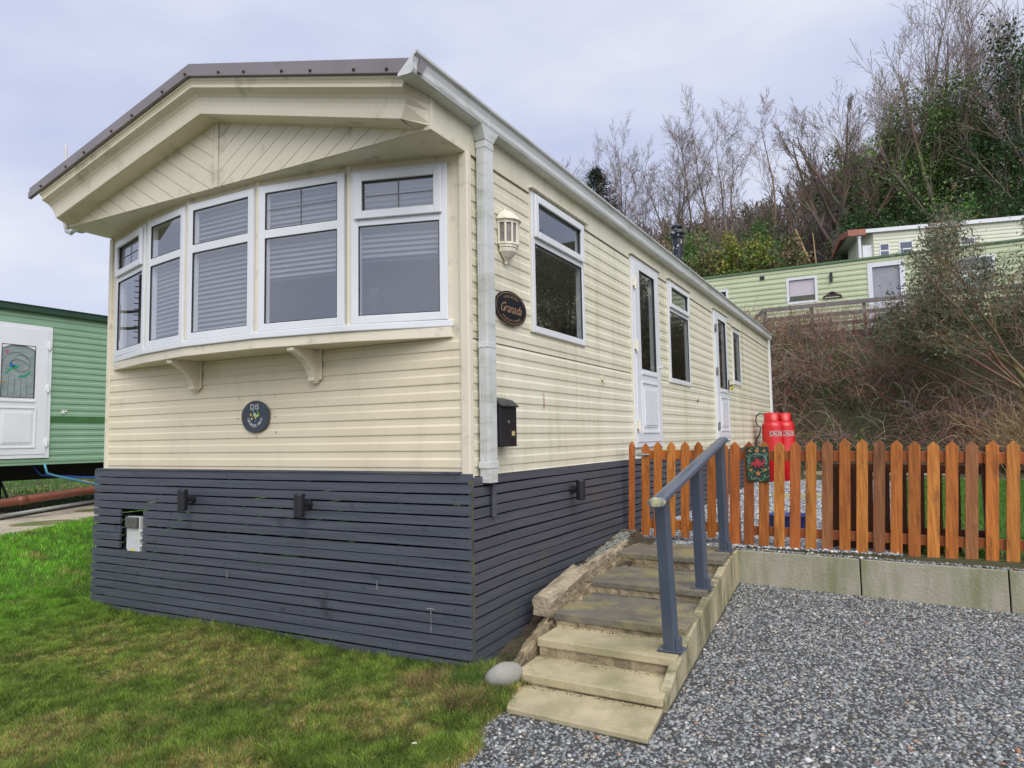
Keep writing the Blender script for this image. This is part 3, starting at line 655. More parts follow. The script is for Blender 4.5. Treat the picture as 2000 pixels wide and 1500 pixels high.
# ================================================================== GROUND
def ss(a, b, x): t = np.clip((x-a)/(b-a), 0, 1); return t*t*(3-2*t)
def H(x, y):
    x = np.asarray(x, float); y = np.asarray(y, float)
    lawn = -1.165+.05*np.minimum(y, 0)+.185*np.clip(-3.9-x, 0, 2.25)+.012*np.sin(3*x+1)*np.cos(2.3*y)
    grav = -1.157+.045*np.clip(y, 0, 3)+.05*np.minimum(y, 0)-.03*np.clip(x-1.1, 0, 4)
    soil = -1.17+.155*np.clip(y, 0, 2.66)
    fr = np.where((x > .3) & (y <= 0), lawn+(grav-lawn)*np.clip((x-.3)/.3, 0, 1), lawn)
    fr = np.where((x > 0) & (x < 1.0) & (y > 0), soil, fr)
    fr = np.where((x >= 1.0) & (y > 0), grav, fr)
    yard = -.74+.01*np.clip(y-2.66, 0, 12)
    under = -1.165+.04*np.clip(y, 0, 12)
    z = np.where(x > -.1, np.where(y >= 2.665, yard, fr), np.where((x > -3.75) & (y > 0), under, fr))
    z = np.where((x <= -3.75) & (y > 5), fr+(-.7-fr)*np.clip((y-5)/5, 0, 1), z)
    msk = ss(-1.6, -.85, x/np.maximum(y, 8.))
    bank = 3.55*ss(12.9, 17.0, y)+3.4*ss(21.5, 28.5, y)+np.where(y > 34, (.50*(np.minimum(y, 51)-34)+2.2*ss(-8, 3, x)*ss(40, 51, y))*np.clip((y-34)/15+.4, 0, 1), 0)
    bank = np.where(y > 34, bank-.3*np.maximum(y-54, 0), bank)
    und = np.where(y > 13, .25*np.sin(x*.7+y*.4)*np.cos(y*.55)+.6*np.sin(x*.13)*ss(30, 50, y), 0)
    return z+msk*np.maximum(bank+und*np.clip((y-13)/6, 0, 1), 0)
def h(x, y): return float(H(x, y))
xs = np.unique(np.round(np.concatenate([[-600, -400, -250, -160, -120], np.arange(-100, -20, 3), np.arange(-20, -5, .8), np.arange(-5, 5, .2), [-.1001, -.0999, 0, .001, 1.0-1e-4, 1.0], np.arange(5, 20, .8), np.arange(20, 100, 4), [130, 200, 400, 600]]), 4))
ys = np.unique(np.round(np.concatenate([[-600, -300, -120, -60, -30, -15], np.arange(-8, 3.2, .2), [.001, 2.6645, 2.666], np.arange(3.2, 34, .5), np.arange(34, 110, 2), [130, 180, 300, 600]]), 4))
X, Y = np.meshgrid(xs, ys); Z = H(X, Y)
nx, ny = len(xs), len(ys); V = np.stack([X.ravel(), Y.ravel(), Z.ravel()], 1); I = np.arange(nx*ny).reshape(ny, nx)
F = np.stack([I[:-1, :-1], I[:-1, 1:], I[1:, 1:], I[1:, :-1]], -1).reshape(-1, 4)
g = npobj('ground', V, F, m_hill); setp(g, kind='structure')
def HG(x, y): return np.where(y > 0, -1.157+.045*np.clip(y, 0, 3)-.03*np.clip(x-1.1, 0, 4), H(x, y))
def sheet(name, x0, x1, y0, y1, st, inside, mt, dz, H=H):
    xs = np.arange(x0, x1+st*.5, st); ys = np.arange(y0, y1+st*.5, st); X, Y = np.meshgrid(xs, ys)
    V = np.stack([X.ravel(), Y.ravel(), H(X, Y).ravel()+dz], 1); I = np.arange(len(xs)*len(ys)).reshape(len(ys), len(xs))
    F = np.stack([I[:-1, :-1], I[:-1, 1:], I[1:, 1:], I[1:, :-1]], -1).reshape(-1, 4)
    c = V[F].mean(1); F = F[inside(c[:, 0], c[:, 1])]
    used = np.unique(F); mp = -np.ones(len(V), int); mp[used] = np.arange(len(used))
    return npobj(name, V[used], mp[F], mt)
def edge(y): return .47+.05*np.sin(5*y)+.03*np.sin(13*y)+.10*np.clip(-y-.9, 0, 1)
def in_lawn(x, y): return np.where(y < -.02, x < edge(y), (x < -3.72))
o = sheet('lawn', -16, .7, -6, 9, .1, in_lawn, m_lawn, .006); setp(o, kind='structure')
o = sheet('gravel_drive', .3, 7, -6, 2.66, .1, lambda x, y: ((x > 1.0) | (y < -.02)) & ((x > edge(y)-.05)), m_gravbed, .008, HG); setp(o, kind='structure')
o = sheet('gravel_yard', 0.02, 2.35, 2.68, 10.6, .12, lambda x, y: (x < 2.35-.02*y) & (y < 10.6), m_gravbed, .008); setp(o, kind='structure')
o = sheet('yard_lawn', 2.2, 9, 2.68, 11.5, .12, lambda x, y: x > 2.25, m_lawn, .006); setp(o, kind='structure')

def visible(P, mrg=.04):
    d = P-np.array(CAM); fz = d@np.array(f); px = 1000+FPX*(d@np.array(r2))/fz; py = 750-FPX*(d@np.array(u2))/fz
    return (fz > .1) & (px > -2000*mrg) & (px < 2000*(1+mrg)) & (py > -1500*mrg) & (py < 1500*(1+mrg*2))
# --- gravel stones
PH = (1+5**.5)/2
ICO = np.array([(-1, PH, 0), (1, PH, 0), (-1, -PH, 0), (1, -PH, 0), (0, -1, PH), (0, 1, PH), (0, -1, -PH), (0, 1, -PH), (PH, 0, -1), (PH, 0, 1), (-PH, 0, -1), (-PH, 0, 1)])/1.9
ICF = np.array([(0, 11, 5), (0, 5, 1), (0, 1, 7), (0, 7, 10), (0, 10, 11), (1, 5, 9), (5, 11, 4), (11, 10, 2), (10, 7, 6), (7, 1, 8), (3, 9, 4), (3, 4, 2), (3, 2, 6), (3, 6, 8), (3, 8, 9), (4, 9, 5), (2, 4, 11), (6, 2, 10), (8, 6, 7), (9, 8, 1)])
def stones(name, P, r, label, cols, wts, zoff=.5):
    n = len(P); v = ICO[None]*(1+rng.uniform(-.28, .28, (n, 12, 1)))
    v = v*np.stack([r*rng.uniform(.85, 1.35, n), r*rng.uniform(.6, 1.1, n), r*rng.uniform(.4, .8, n)], 1)[:, None]
    a = rng.uniform(0, 6.28, n); b = rng.uniform(-.5, .5, n)
    ca, sa, cb, sb = np.cos(a), np.sin(a), np.cos(b), np.sin(b)
    x, y, z = v[..., 0], v[..., 1], v[..., 2]
    x, z = x*cb[:, None]-z*sb[:, None], x*sb[:, None]+z*cb[:, None]
    x, y = x*ca[:, None]-y*sa[:, None], x*sa[:, None]+y*ca[:, None]
    V = np.stack([x+P[:, :1], y+P[:, 1:2], z+P[:, 2:3]+(r*zoff)[:, None]*rng.uniform(.2, 1.5, (n, 1))], -1).reshape(-1, 3)
    F = (ICF[None]+12*np.arange(n)[:, None, None]).reshape(-1, 3)
    c = np.array(cols)[rng.choice(len(cols), n, p=wts)]*rng.uniform(.65, 1.35, (n, 1))
    return setp(npobj(name, V, F, m_gravel, np.repeat(c, 12, 0)), label, 'gravel', None, 'stuff')
GC = [(.26, .275, .275), (.15, .165, .175), (.36, .36, .34), (.33, .30, .235), (.52, .51, .47), (.34, .18, .10), (.07, .08, .085)]
GW = [.32, .22, .18, .11, .05, .01, .11]
def xr(y): return 1.2-.055*(y+.1)
n = 175000; P = np.stack([rng.uniform(.2, 4.4, n), rng.uniform(-1.9, 2.6, n), np.zeros(n)], 1); P[:, 2] = HG(P[:, 0], P[:, 1])
k = visible(P) & (((P[:, 1] > -.07) & (P[:, 0] > xr(P[:, 1])+.03)) | ((P[:, 1] <= -.07) & (P[:, 0] > edge(P[:, 1])-.05+rng.normal(0, .03, n)) & ~((P[:, 0] > .47-.13*(P[:, 1]+.42)/.33) & (P[:, 0] < 1.225) & (P[:, 1] > -.425-.05*(P[:, 0]-.48)))))
P = P[k]; far = np.hypot(P[:, 0]-2.29, P[:, 1]+3.64)
stones('gravel', P, rng.uniform(.0062, .0122, len(P))*np.where(rng.random(len(P)) < .03, 1.45, 1), 'grey crushed stone gravel covering the drive', GC, GW)
n = 52000; P = np.stack([rng.uniform(.05, 2.3, n), rng.uniform(2.56, 10.4, n)**1.0, np.zeros(n)], 1)
P[:, 1] = 2.6+7.9*rng.random(n)**1.6; P[:, 2] = H(P[:, 0], np.maximum(P[:, 1], 2.67)); P = P[visible(P)]
k = (P[:, 1] > 2.67) | ((P[:, 0] < .95) & (P[:, 1] > 2.5)); P = P[k]
stones('yard_gravel', P, rng.uniform(.009, .019, len(P)), 'grey gravel in the fenced yard behind the orange pickets', [(.42, .44, .46), (.24, .26, .28), (.6, .6, .58), (.12, .13, .14)], [.4, .25, .2, .15])
n = 3200; P = np.stack([rng.uniform(1.05, 3.3, n), rng.uniform(2.625, 2.80, n), -.757-.017*0+np.zeros(n)], 1); P[:, 2] = -.757-.0175*(P[:, 0]-1.03)
stones('spilled_gravel', P, rng.uniform(.006, .015, n), 'loose gravel lying along the top of the concrete edging', GC, GW)

# --- grass blades
def blades(name, P, hgt, wid, col, label, lean=.5, kind='stuff', cat='grass'):
    n = len(P); a = rng.uniform(0, 6.28, n); ld = rng.uniform(0, 6.28, n); le = rng.uniform(.1, 1, n)*lean*hgt
    t = np.stack([np.cos(a), np.sin(a), np.zeros(n)], 1)*wid[:, None]/2; l = np.stack([np.cos(ld), np.sin(ld), np.zeros(n)], 1)
    up = np.array([0, 0, 1.])
    mid = P+up*(hgt*.6)[:, None]+l*(le*.35)[:, None]; tip = P+up*(hgt*np.clip(1-.25*le/hgt, .3, 1))[:, None]+l*le[:, None]
    V = np.stack([P-t, P+t, mid-t*.75, mid+t*.75, tip], 1).reshape(-1, 3)
    F = (np.array([(0, 1, 3), (0, 3, 2), (2, 3, 4)])[None]+5*np.arange(n)[:, None, None]).reshape(-1, 3)
    return setp(npobj(name, V, F, m_grass, np.repeat(col, 5, 0)), label, cat, None, kind)
def vnoise(x, y, s, seed):
    R = np.random.default_rng(seed).random((64, 64)); u = (x*s) % 64; v = (y*s) % 64; i = u.astype(int) % 64; j = v.astype(int) % 64; fu = u-np.floor(u); fv = v-np.floor(v)
    fu = fu*fu*(3-2*fu); fv = fv*fv*(3-2*fv); i2 = (i+1) % 64; j2 = (j+1) % 64
    return (R[i, j]*(1-fu)+R[i2, j]*fu)*(1-fv)+(R[i, j2]*(1-fu)+R[i2, j2]*fu)*fv
n = 1500000; q = rng.random(n)
P = np.stack([np.where(q < .84, rng.uniform(-4.4, .62, n), rng.uniform(-9.5, -3.7, n)), np.where(q < .84, rng.uniform(-2.2, .05, n), rng.uniform(-1.2, 5, n)), np.zeros(n)], 1)
P[:, 2] = H(P[:, 0], P[:, 1])+.004
x_, y_ = P[:, 0], P[:, 1]
k = visible(P) & (((y_ < -.035) & (x_ < edge(y_)+rng.normal(0, .02, n))) | ((x_ < -3.76) & (y_ >= -.035)) | ((x_ > .06) & (x_ < .33) & (y_ < .04) & (y_ > -.5))) & ~((x_ < -6.0) & ((x_+6.15)*-.87-(y_-.4)*.5 > 0))
P = P[k]; n = len(P); x_, y_ = P[:, 0], P[:, 1]
n1 = vnoise(x_, y_, 2.6, 1); n2 = vnoise(x_, y_, 8, 2); n3 = vnoise(x_, y_, 1.1, 3); nb = vnoise(x_, y_, 17, 5)
near = np.exp(-np.clip(-y_-.03, 0, 5)/.10)*(y_ < 0)*(x_ > -3.8); lush = np.clip((-x_-1.9)/1.6, 0, 1)*.42
straw = np.clip((.62*n1+.38*n2)*1.1-.33-lush+.12*nb, 0, 1)*2.6*(1-.8*near); isstraw = rng.random(n) < np.clip(straw, .03, .80)
gcol = np.array([(.16, .26, .03), (.22, .32, .045), (.32, .38, .06), (.10, .17, .03)])[rng.choice(4, n, p=[.35, .3, .15, .2])]
lcol = np.array([(.20, .48, .035), (.27, .60, .05), (.14, .36, .03)])[rng.choice(3, n)]
ll = np.clip((-x_-3.2)/1.6, 0, 1)[:, None]; gcol = gcol*(1-ll)+lcol*ll
scol = np.array([(.62, .47, .21), (.50, .38, .16), (.40, .38, .10), (.28, .16, .07)])[rng.choice(4, n, p=[.4, .25, .25, .1])]
col = np.where(isstraw[:, None], scol, gcol)*(.45+.85*nb[:, None])*rng.uniform(.7, 1.3, (n, 1))
hh = (.016+.030*n3+.028*nb)*rng.uniform(.5, 1.35, n)*np.where(isstraw, .75, 1)+.085*near*rng.random(n)**1.4
hh += np.where((x_ < -3.4), .02*rng.random(n), 0)+.05*np.exp(-((x_-.2)/.22)**2-((y_+.38)/.2)**2)*rng.random(n)
keep = rng.random(n) < np.where(n2 < .2, .65, 1); P, hh, col = P[keep], hh[keep], col[keep]
blades('grass', P, hh, rng.uniform(.0022, .0046, len(P))*(1+.4*np.clip(np.hypot(P[:, 0]-2.3, P[:, 1]+3.6)-4, 0, 6)/3), col, 'short patchy lawn grass with straw coloured thatch', .9)
n = 60000; P = np.stack([rng.uniform(2.25, 5.5, n), rng.uniform(2.72, 11, n), np.zeros(n)], 1); P[:, 2] = H(P[:, 0], P[:, 1]); P = P[visible(P)]; n = len(P)
blades('yard_grass', P, rng.uniform(.03, .08, n), rng.uniform(.004, .009, n), np.array([(.07, .2, .02), (.11, .27, .03)])[rng.choice(2, n)]*rng.uniform(.6, 1.3, (n, 1)), 'bright green grass behind the picket fence')
n = 14000; P = np.stack([rng.uniform(-20, -9.6, n), rng.uniform(1, 12, n), np.zeros(n)], 1); P[:, 2] = H(P[:, 0], P[:, 1]); P = P[visible(P)]; n = len(P)
blades('far_grass', P, rng.uniform(.04, .1, n), rng.uniform(.01, .02, n), np.array([(.09, .22, .03), (.13, .28, .04)])[rng.choice(2, n)]*rng.uniform(.7, 1.3, (n, 1)), 'green grass seen beneath the green caravan')
def tuft(x, y, cnt, rad, ht, cols, label, name='grass_tuft', cat='grass tuft', wd=.004, group=None):
    P = np.stack([x+rng.normal(0, rad, cnt), y+rng.normal(0, rad, cnt), np.zeros(cnt)], 1); P[:, 2] = H(P[:, 0], P[:, 1])
    o = blades(name, P, rng.uniform(.5, 1, cnt)*ht, rng.uniform(.6, 1, cnt)*wd, np.array(cols)[rng.choice(len(cols), cnt)]*rng.uniform(.7, 1.2, (cnt, 1)), label, 1.3, None, cat)
    if group: o['group'] = group
    return o
tuft(-.11, -.30, 500, .06, .11, [(.36, .24, .12), (.28, .18, .09), (.2, .2, .06)], 'dead straw coloured grass tuft in front of the right end of the grey skirting')
tuft(.27, -.42, 700, .075, .12, [(.34, .22, .12), (.25, .16, .08), (.10, .16, .03)], 'brown dried grass tuft at the corner of the lawn by the lowest step')
tuft(.14, -.22, 700, .08, .12, [(.06, .16, .02), (.09, .2, .03)], 'green grass tuft between the grey skirting corner and the boulder')
def rosette(x, y, s, cnt, col, label, group='broad leaved weeds in the lawn'):
    m = M(); z = h(x, y)
    for i in range(cnt):
        a = random.uniform(0, 6.28); L_ = s*random.uniform(.5, 1); w_ = L_*.2; up = random.uniform(.15, .6)
        d = Vector((math.cos(a), math.sin(a), 0)); t = Vector((-d.y, d.x, 0)); c = tuple(q*random.uniform(.7, 1.3) for q in col)
        pts = []
        for k, (u_, ww) in enumerate(((0, .2), (.3, .8), (.6, 1), (.85, .6), (1, .05))):
            p = Vector((x, y, z+.008))+d*L_*u_+Vector((0, 0, L_*up*math.sin(u_*2.2))); pts += [p-t*w_*ww, p+t*w_*ww]
        m.add(pts, [(2*k, 2*k+1, 2*k+3, 2*k+2) for k in range(4)], c)
    return obj('weed', m, m_leaf, None, loc=(x, y, z), label=label, cat='weed', group=group)
rosette(-.045, -.538, .075, 22, (.12, .2, .09), 'pale leaved dandelion weed in the lawn near the gravel')
rosette(-.69, -.89, .06, 20, (.06, .12, .04), 'small dark green weed in the middle of the lawn')
rosette(-2.14, -.95, .085, 18, (.13, .2, .08), 'grey green weed on the left part of the lawn')
rosette(-1.63, -.98, .06, 16, (.10, .17, .06), 'low weed beside the grey green one on the left lawn')
rosette(-.27, -.91, .06, 20, (.08, .16, .03), 'fresh green weed nearest the bottom of the lawn')
rosette(-1.15, -.62, .05, 16, (.09, .17, .04), 'tiny weed below the wall light on the lawn')
rosette(-2.1, -.35, .07, 16, (.12, .25, .05), 'bright weed against the left half of the skirting')
def daisy(x, y, label):
    m = M(); z = h(x, y)+.05; m.tube([(x, y, z-.05), (x+.003, y, z)], .0012, 5, c=(.1, .2, .03))
    for i in range(12):
        a = i*math.pi/6; m.add([(x+.003+q*math.cos(a+b), y+q*math.sin(a+b), z+e_) for q, b, e_ in ((.003, 0, 0), (.009, .25, .003), (.013, 0, .002), (.009, -.25, .003))], [(0, 1, 2, 3)], (.8, .8, .8))
    m.lathe([(.004, 0), (.003, .003), (0, .004)], c=(x+.003, y, z), n=8); m.c[-24:] = [(.7, .5, .03)]*24
    obj('daisy', m, m_twig, None, loc=(x, y, z-.05), label=label, cat='daisy', group='daisies in the lawn')
daisy(.27, -.925, 'white daisy near the gravel edge at the bottom of the lawn'); daisy(-4.35, -.2, 'white daisy in the bright grass left of the skirting, nearer the camera'); daisy(-4.75, -.75, 'white daisy farther left in the bright grass beside the path')

# ================================================================== STEPS
st = thing('garden_steps', (.75, 1.2, -1.1), 'concrete slab garden steps with mossy side wall rising to the picket gate', 'steps')
SL = [(-1.141, -.455, -.085, .47, 1.235, 'n'), (-1.083, -.114, .30, .345, 1.203, 'n'), (-.979, .200, .62, .335, 1.185, 'n'), (-.905, .525, 1.30, .295, 1.166, 'o'), (-.826, 1.222, 2.05, .25, 1.128, 'o'), (-.728, 1.92, 2.56, .20, 1.088, 'o')]
for i, (z, y0, y1, x0, x1, t) in enumerate(SL):
    m = M(); th = .047 if i else .03; k = .055; dl = -.06 if i == 0 else 0
    xa, xb = x0-k*(y1-y0)*(.6 if i else 4.0*.5), x1-k*(y1-y0)
    if i == 0: pts = [(.481, -.425), (1.236, -.462), (1.20, -.10), (.34, -.085)]
    else: pts = [(x0, y0+.025), (x1, y0), (xb, y1), (xa, y1)]
    jz = [random.uniform(-.004, .004) for _ in range(4)]
    n_ = 10; top = []; 
    m.hexa([(p[0], p[1], z-th) for p in pts]+[(p[0], p[1], z+jz[q]) for q, p in enumerate(pts)])
    obj('paving_slab', m, m_slabn if t == 'n' else m_slabo, st, bev=.007)
for i, (z, y0, y1, x0, x1, t) in enumerate(SL[1:], 1):
    m = M(); zb = SL[i-1][0]-.03; N_ = 22; xs_ = np.linspace(x0+.02, x1-.015, N_); rough = [random.uniform(.010, .03) for _ in xs_]
    for q in range(N_-1):
        m.add([(xs_[q], y0+rough[q], zb), (xs_[q+1], y0+rough[q+1], zb), (xs_[q+1], y0+rough[q+1]*.6+.012, z-.045), (xs_[q], y0+rough[q]*.6+.012, z-.045), (xs_[q], y0-.02-random.random()*.03, zb+.031+.003*random.random()), (xs_[q+1], y0-.02-random.random()*.03, zb+.031)], [(0, 1, 2, 3), (4, 5, 1, 0)])
    obj('mortar_bed', m, m_mortar, st)
m = M()   # sloping side wall
ys_ = [-.10, .2, .52, .9, 1.22, 1.6, 1.92, 2.3, 2.62]; tp = [-1.09, -1.0, -.93, -.885, -.85, -.81, -.77, -.75, -.745]
for a in range(len(ys_)-1):
    y0, y1 = ys_[a]+.004, ys_[a+1]
    m.hexa([(xr(y0)-.035, y0, -1.3), (xr(y0)+.018, y0, -1.3), (xr(y1)+.018, y1, -1.3), (xr(y1)-.035, y1, -1.3), (xr(y0)-.035, y0, tp[a]-.012), (xr(y0)+.018, y0, tp[a]-.012), (xr(y1)+.018, y1, tp[a+1]-.012), (xr(y1)-.035, y1, tp[a+1]-.012)])
obj('side_wall', m, mat('mossy_rendered_wall', (.46, .41, .27), (.33, .30, .18), .9, 4, dirt=(.11, .115, .05), dscale=3.2, dstretch=(1, 2.2, .5), dlo=.45, dhi=.62, damt=.8, bump=.5, bscale=30), st, bev=.006)
def lump(name, mt, pts_fn, label=None, parent=None, **k): pass
def rough_box(m, path, w, hgt, amp, seed, seg=.035):
    """lumpy concrete bar following a path of (x,y,z top)"""
    R = random.Random(seed); pts = []
    for i in range(len(path)-1):
        a, b = Vector(path[i]), Vector(path[i+1]); n = max(1, int((b-a).length/seg))
        pts += [a.lerp(b, j/n) for j in range(n)]
    pts.append(Vector(path[-1])); pr = [(-.5, -1), (-.5, -.6), (-.52, -.25), (-.47, -.03), (-.3, 0), (0, .01), (.3, 0), (.46, -.04), (.52, -.3), (.5, -.65), (.5, -1)]
    prev = [0]*len(pr); sts = []
    for p in pts:
        prev = [q*.6+R.gauss(0, amp) for q in prev]; sts.append((p, list(prev)))
    n = len(pr); vs = [(p.x+q[0]*w+d, p.y+d*.5, p.z+q[1]*hgt+(d*.8 if q[1] > -.2 else d)) for p, ds in sts for q, d in zip(pr, ds)]
    fs = [(a*n+i, a*n+i+1, (a+1)*n+i+1, (a+1)*n+i) for a in range(len(sts)-1) for i in range(n-1)]+[tuple(range(n))[::-1], tuple(range((len(sts)-1)*n, len(sts)*n))]
    m.add(vs, fs)
m = M(); rough_box(m, [(.175, .62, -.83), (.18, .8, -.80), (.175, 1.05, -.76), (.17, 1.28, -.73)], .13, .12, .007, 4); obj('broken_kerb', m, m_kerbs, st)
m = M(); rough_box(m, [(.205, 1.25, -.735), (.20, 1.7, -.705), (.17, 2.2, -.69), (.15, 2.62, -.685)], .055, .16, .005, 8); obj('kerb', m, m_kerbs, st)
m = M(); rough_box(m, [(.285, .0, -1.10), (.275, .25, -1.0), (.27, .45, -.96), (.25, .60, -.94)], .07, .22, .009, 11); rough_box(m, [(.27, .6, -.95), (.25, 1.0, -.88), (.235, 1.5, -.82), (.21, 2.2, -.74), (.2, 2.6, -.73)], .09, .2, .010, 12); obj('mortar_edge', m, m_mortar, st)
# soil strip between skirting and steps + grey grit
m = M(); R = random.Random(2)
gy = np.linspace(-.1, 2.65, 60); gx = np.linspace(.0, .36, 9)
zz = lambda x, y: (-1.17+.155*max(y, 0)) + (.0 if y < .7 else min(.12, (y-.7)*.25))*(1 if x < .2 else .5)+R.gauss(0, .009)
vs = [(x, y, zz(x, y)) for y in gy for x in gx]; m.add(vs, [(j*9+i, j*9+i+1, (j+1)*9+i+1, (j+1)*9+i) for j in range(59) for i in range(8)])
obj('soil_strip', m, m_soil, None, kind='structure')
n = 3500; P = np.stack([rng.uniform(.03, .16, n), rng.uniform(1.1, 2.62, n), np.zeros(n)], 1); P[:, 2] = -1.17+.155*P[:, 1]+np.minimum(.12, (P[:, 1]-.7)*.25)
P2 = np.stack([rng.uniform(.2, 1.05, 900), rng.uniform(2.5, 2.68, 900), np.full(900, -.735)], 1)
stones('grit', np.concatenate([P, P2]), rng.uniform(.004, .010, n+900), 'grey green grit between the skirting slats and the step kerb', [(.27, .29, .25), (.18, .2, .17), (.36, .36, .3)], [.4, .3, .3])
P = []
for (z, y0, y1, x0, x1, t) in SL[1:]:
    for _ in range(90): P.append((random.uniform(x0, x1-.03), y0-abs(random.gauss(0, .012))-.0, SL[SL.index((z, y0, y1, x0, x1, t))-1][0]+.002))
for _ in range(500): yy = random.uniform(.55, 2.0); P.append((.30-.05*yy+abs(random.gauss(0, .03)), yy, -.93+.105*yy+.0))
P = np.array(P); stones('rubble', P, rng.uniform(.002, .0065, len(P)), 'crumbled mortar bits lying along the backs of the steps', [(.3, .24, .15), (.16, .12, .08), (.42, .36, .25)], [.4, .3, .3])
tuft(.24, .36, 130, .035, .07, [(.08, .2, .03), (.06, .14, .03)], 'small green grass tuft growing beside the broken kerb', wd=.005)
tuft(.16, .18, 220, .06, .08, [(.25, .18, .1), (.15, .11, .05)], 'dead brown roots between the skirting and the third step', wd=.003)
# boulder
m = M(); NU, NV = 26, 16; vs = []
for j in range(NV+1):
    for i in range(NU):
        a, b = 2*math.pi*i/NU, math.pi*j/NV-math.pi/2; s = 1+.035*math.sin(2*a+1)*math.cos(b)+.02*math.sin(3*a+2*b)
        x_, y_, z_ = .105*math.cos(b)*math.cos(a)*s, .08*math.cos(b)*math.sin(a)*s, .074*math.sin(b)*s
        vs.append((.305+x_*.88-y_*.4, -.14+x_*.45+y_*.9, -1.095+z_+.18*x_))
m.add(vs, [(j*NU+i, j*NU+(i+1) % NU, (j+1)*NU+(i+1) % NU, (j+1)*NU+i) for j in range(NV) for i in range(NU)])
obj('boulder', m, m_stone, None, smooth=True, label='smooth pale grey boulder wedged between skirting corner and bottom steps', cat='boulder')
# concrete edging slabs under the fence
for i, (a, b) in enumerate(((1.045, 1.998), (2.008, 2.965), (2.975, 3.93))):
    zt = lambda x: -.757-.0175*(x-1.03)
    m = M(); m.hexa([(a, 2.600, -1.25), (b, 2.600, -1.25), (b, 2.655, -1.25), (a, 2.655, -1.25), (a, 2.606, zt(a)), (b, 2.606, zt(b)), (b, 2.655, zt(b)), (a, 2.655, zt(a))])
    obj('edging_slab', m, mat('stained_concrete', (.43, .40, .32), (.34, .315, .24), .85, 2, dirt=(.17, .19, .08), dscale=2.6, dstretch=(2.2, 1, .4), dlo=.40, dhi=.68, damt=.75, bump=.3, bscale=45) if i == 0 else bpy.data.materials['stained_concrete'], None, bev=.006,
        label=['concrete edging slab under the fence touching the steps', 'full concrete edging slab in the middle under the picket fence', 'concrete edging slab under the fence cut off by the right frame edge'][i], cat='edging slab', group='concrete edging slabs')

# ================================================================== HANDRAIL
hr = thing('handrail', (1.1, 1.3, -.9), 'blue grey metal handrail on three square posts beside the garden steps', 'handrail')
def post(x0, y0, z0, x1, y1, z1, w=.036, d=.03):
    a = math.radians(-14); c, s = math.cos(a), math.sin(a)
    q = lambda X, Y, Z: [(X+c*i*w-s*j*d, Y+s*i*w+c*j*d, Z) for i, j in ((-1, -1), (1, -1), (1, 1), (-1, 1))]
    m = M(); m.hexa(q(x0, y0, z0)+q(x1, y1, z1)); o = obj('post', m, m_rail, hr, bev=.006)
    m = M(); m.box(x0-.07, x0+.075, y0-.055, y0+.06, z0, z0+.007); m.box(x0+.03, x0+.055, y0-.03, y0+.03, z0+.005, z0+.075); obj('base_plate', m, m_rail, o, bev=.004)
    for dx, dy in ((-.05, -.04), (.06, .045)):
        m = M(); m.lathe([(.007, 0), (.007, .006), (0, .008)], c=(x0+dx, y0+dy, z0+.007), n=6); obj('bolt', m, m_deck, o)
post(1.128, .335, -.975, 1.098, .335, -.118); post(1.073, 1.31, -.826, 1.062, 1.31, .018); post(1.016, 2.34, -.728, 1.004, 2.36, .150, w=.034)
m = M(); pr = [(-.042, .0), (-.047, .012), (-.040, .026), (-.018, .034), (.018, .034), (.040, .026), (.047, .012), (.042, .0), (.02, -.004), (-.02, -.004)]
A, Bq = Vector((1.135, .105, -.150)), Vector((1.003, 2.50, .170)); dirn = (Bq-A).normalized(); side = dirn.cross(Vector((0, 0, 1))).normalized(); upv = side.cross(dirn)
m.sweep(pr, (0, .5, 1), lambda p, t: tuple(A.lerp(Bq, t)+side*p[0]+upv*p[1]), closed=True, caps=True); obj('top_rail', m, m_rail, hr, bev=.003)
m = M(); m.sweep([(p[0]*1.03, p[1]*1.04) for p in pr], (0, .018), lambda p, t: tuple(A-dirn*.004+(Bq-A)*t+side*p[0]+upv*(p[1]+.0)), closed=True, caps=True); obj('worn_end', m, mat('worn_yellow_end', (.62, .60, .34), (.12, .14, .17), .5, 18, detail=2), hr)

# ================================================================== FENCE AND GATE
SC = (2.69+3.64)/(2.62+3.64)
def tr(x, z, y=2.69): k = (y+3.64)/(2.62+3.64); return CAM.x+(x-CAM.x)*k, CAM.z+(z-CAM.z)*k
def picket(parent, xt, zt, xb, zb, w, y, mt, rnd=False, name='picket', th=.018):
    xt, zt = tr(xt, zt, y); xb, zb = tr(xb, zb, y); dx = (xt-xb)/(zt-zb)
    hw = w/2; pl = [(-hw, 0), (hw, 0), (hw, -1), (hw+.004, -.9), (0, -.8), (-hw-.004, -.9), (-hw, -1)]
    ph = .046 if not rnd else .044
    prof = [(-hw, zb), (hw, zb), (hw, zt-ph-.008), (hw+(.003 if not rnd else -.001), zt-ph), (hw*.5, zt-ph*.46), (0, zt), (-hw*.5, zt-ph*.46), (-hw-(.003 if not rnd else -.001), zt-ph), (-hw, zt-ph-.008)]
    tw = random.uniform(-.003, .003)
    m = M(); m.prism([(p[0]+xb+dx*(p[1]-zb), p[1]) for p in prof], y-th/2+tw, y+th/2+tw, lambda a, b, c: (a, c, b)); return obj(name, m, mt, parent, bev=.0025)
fe = thing('picket_fence', (2, 2.69, -.75), 'orange stained wooden picket fence standing above the concrete edging', 'fence')
ga = thing('picket_gate', (.55, 2.67, -.7), 'orange stained picket gate with a metal latch at the top of the steps', 'gate')
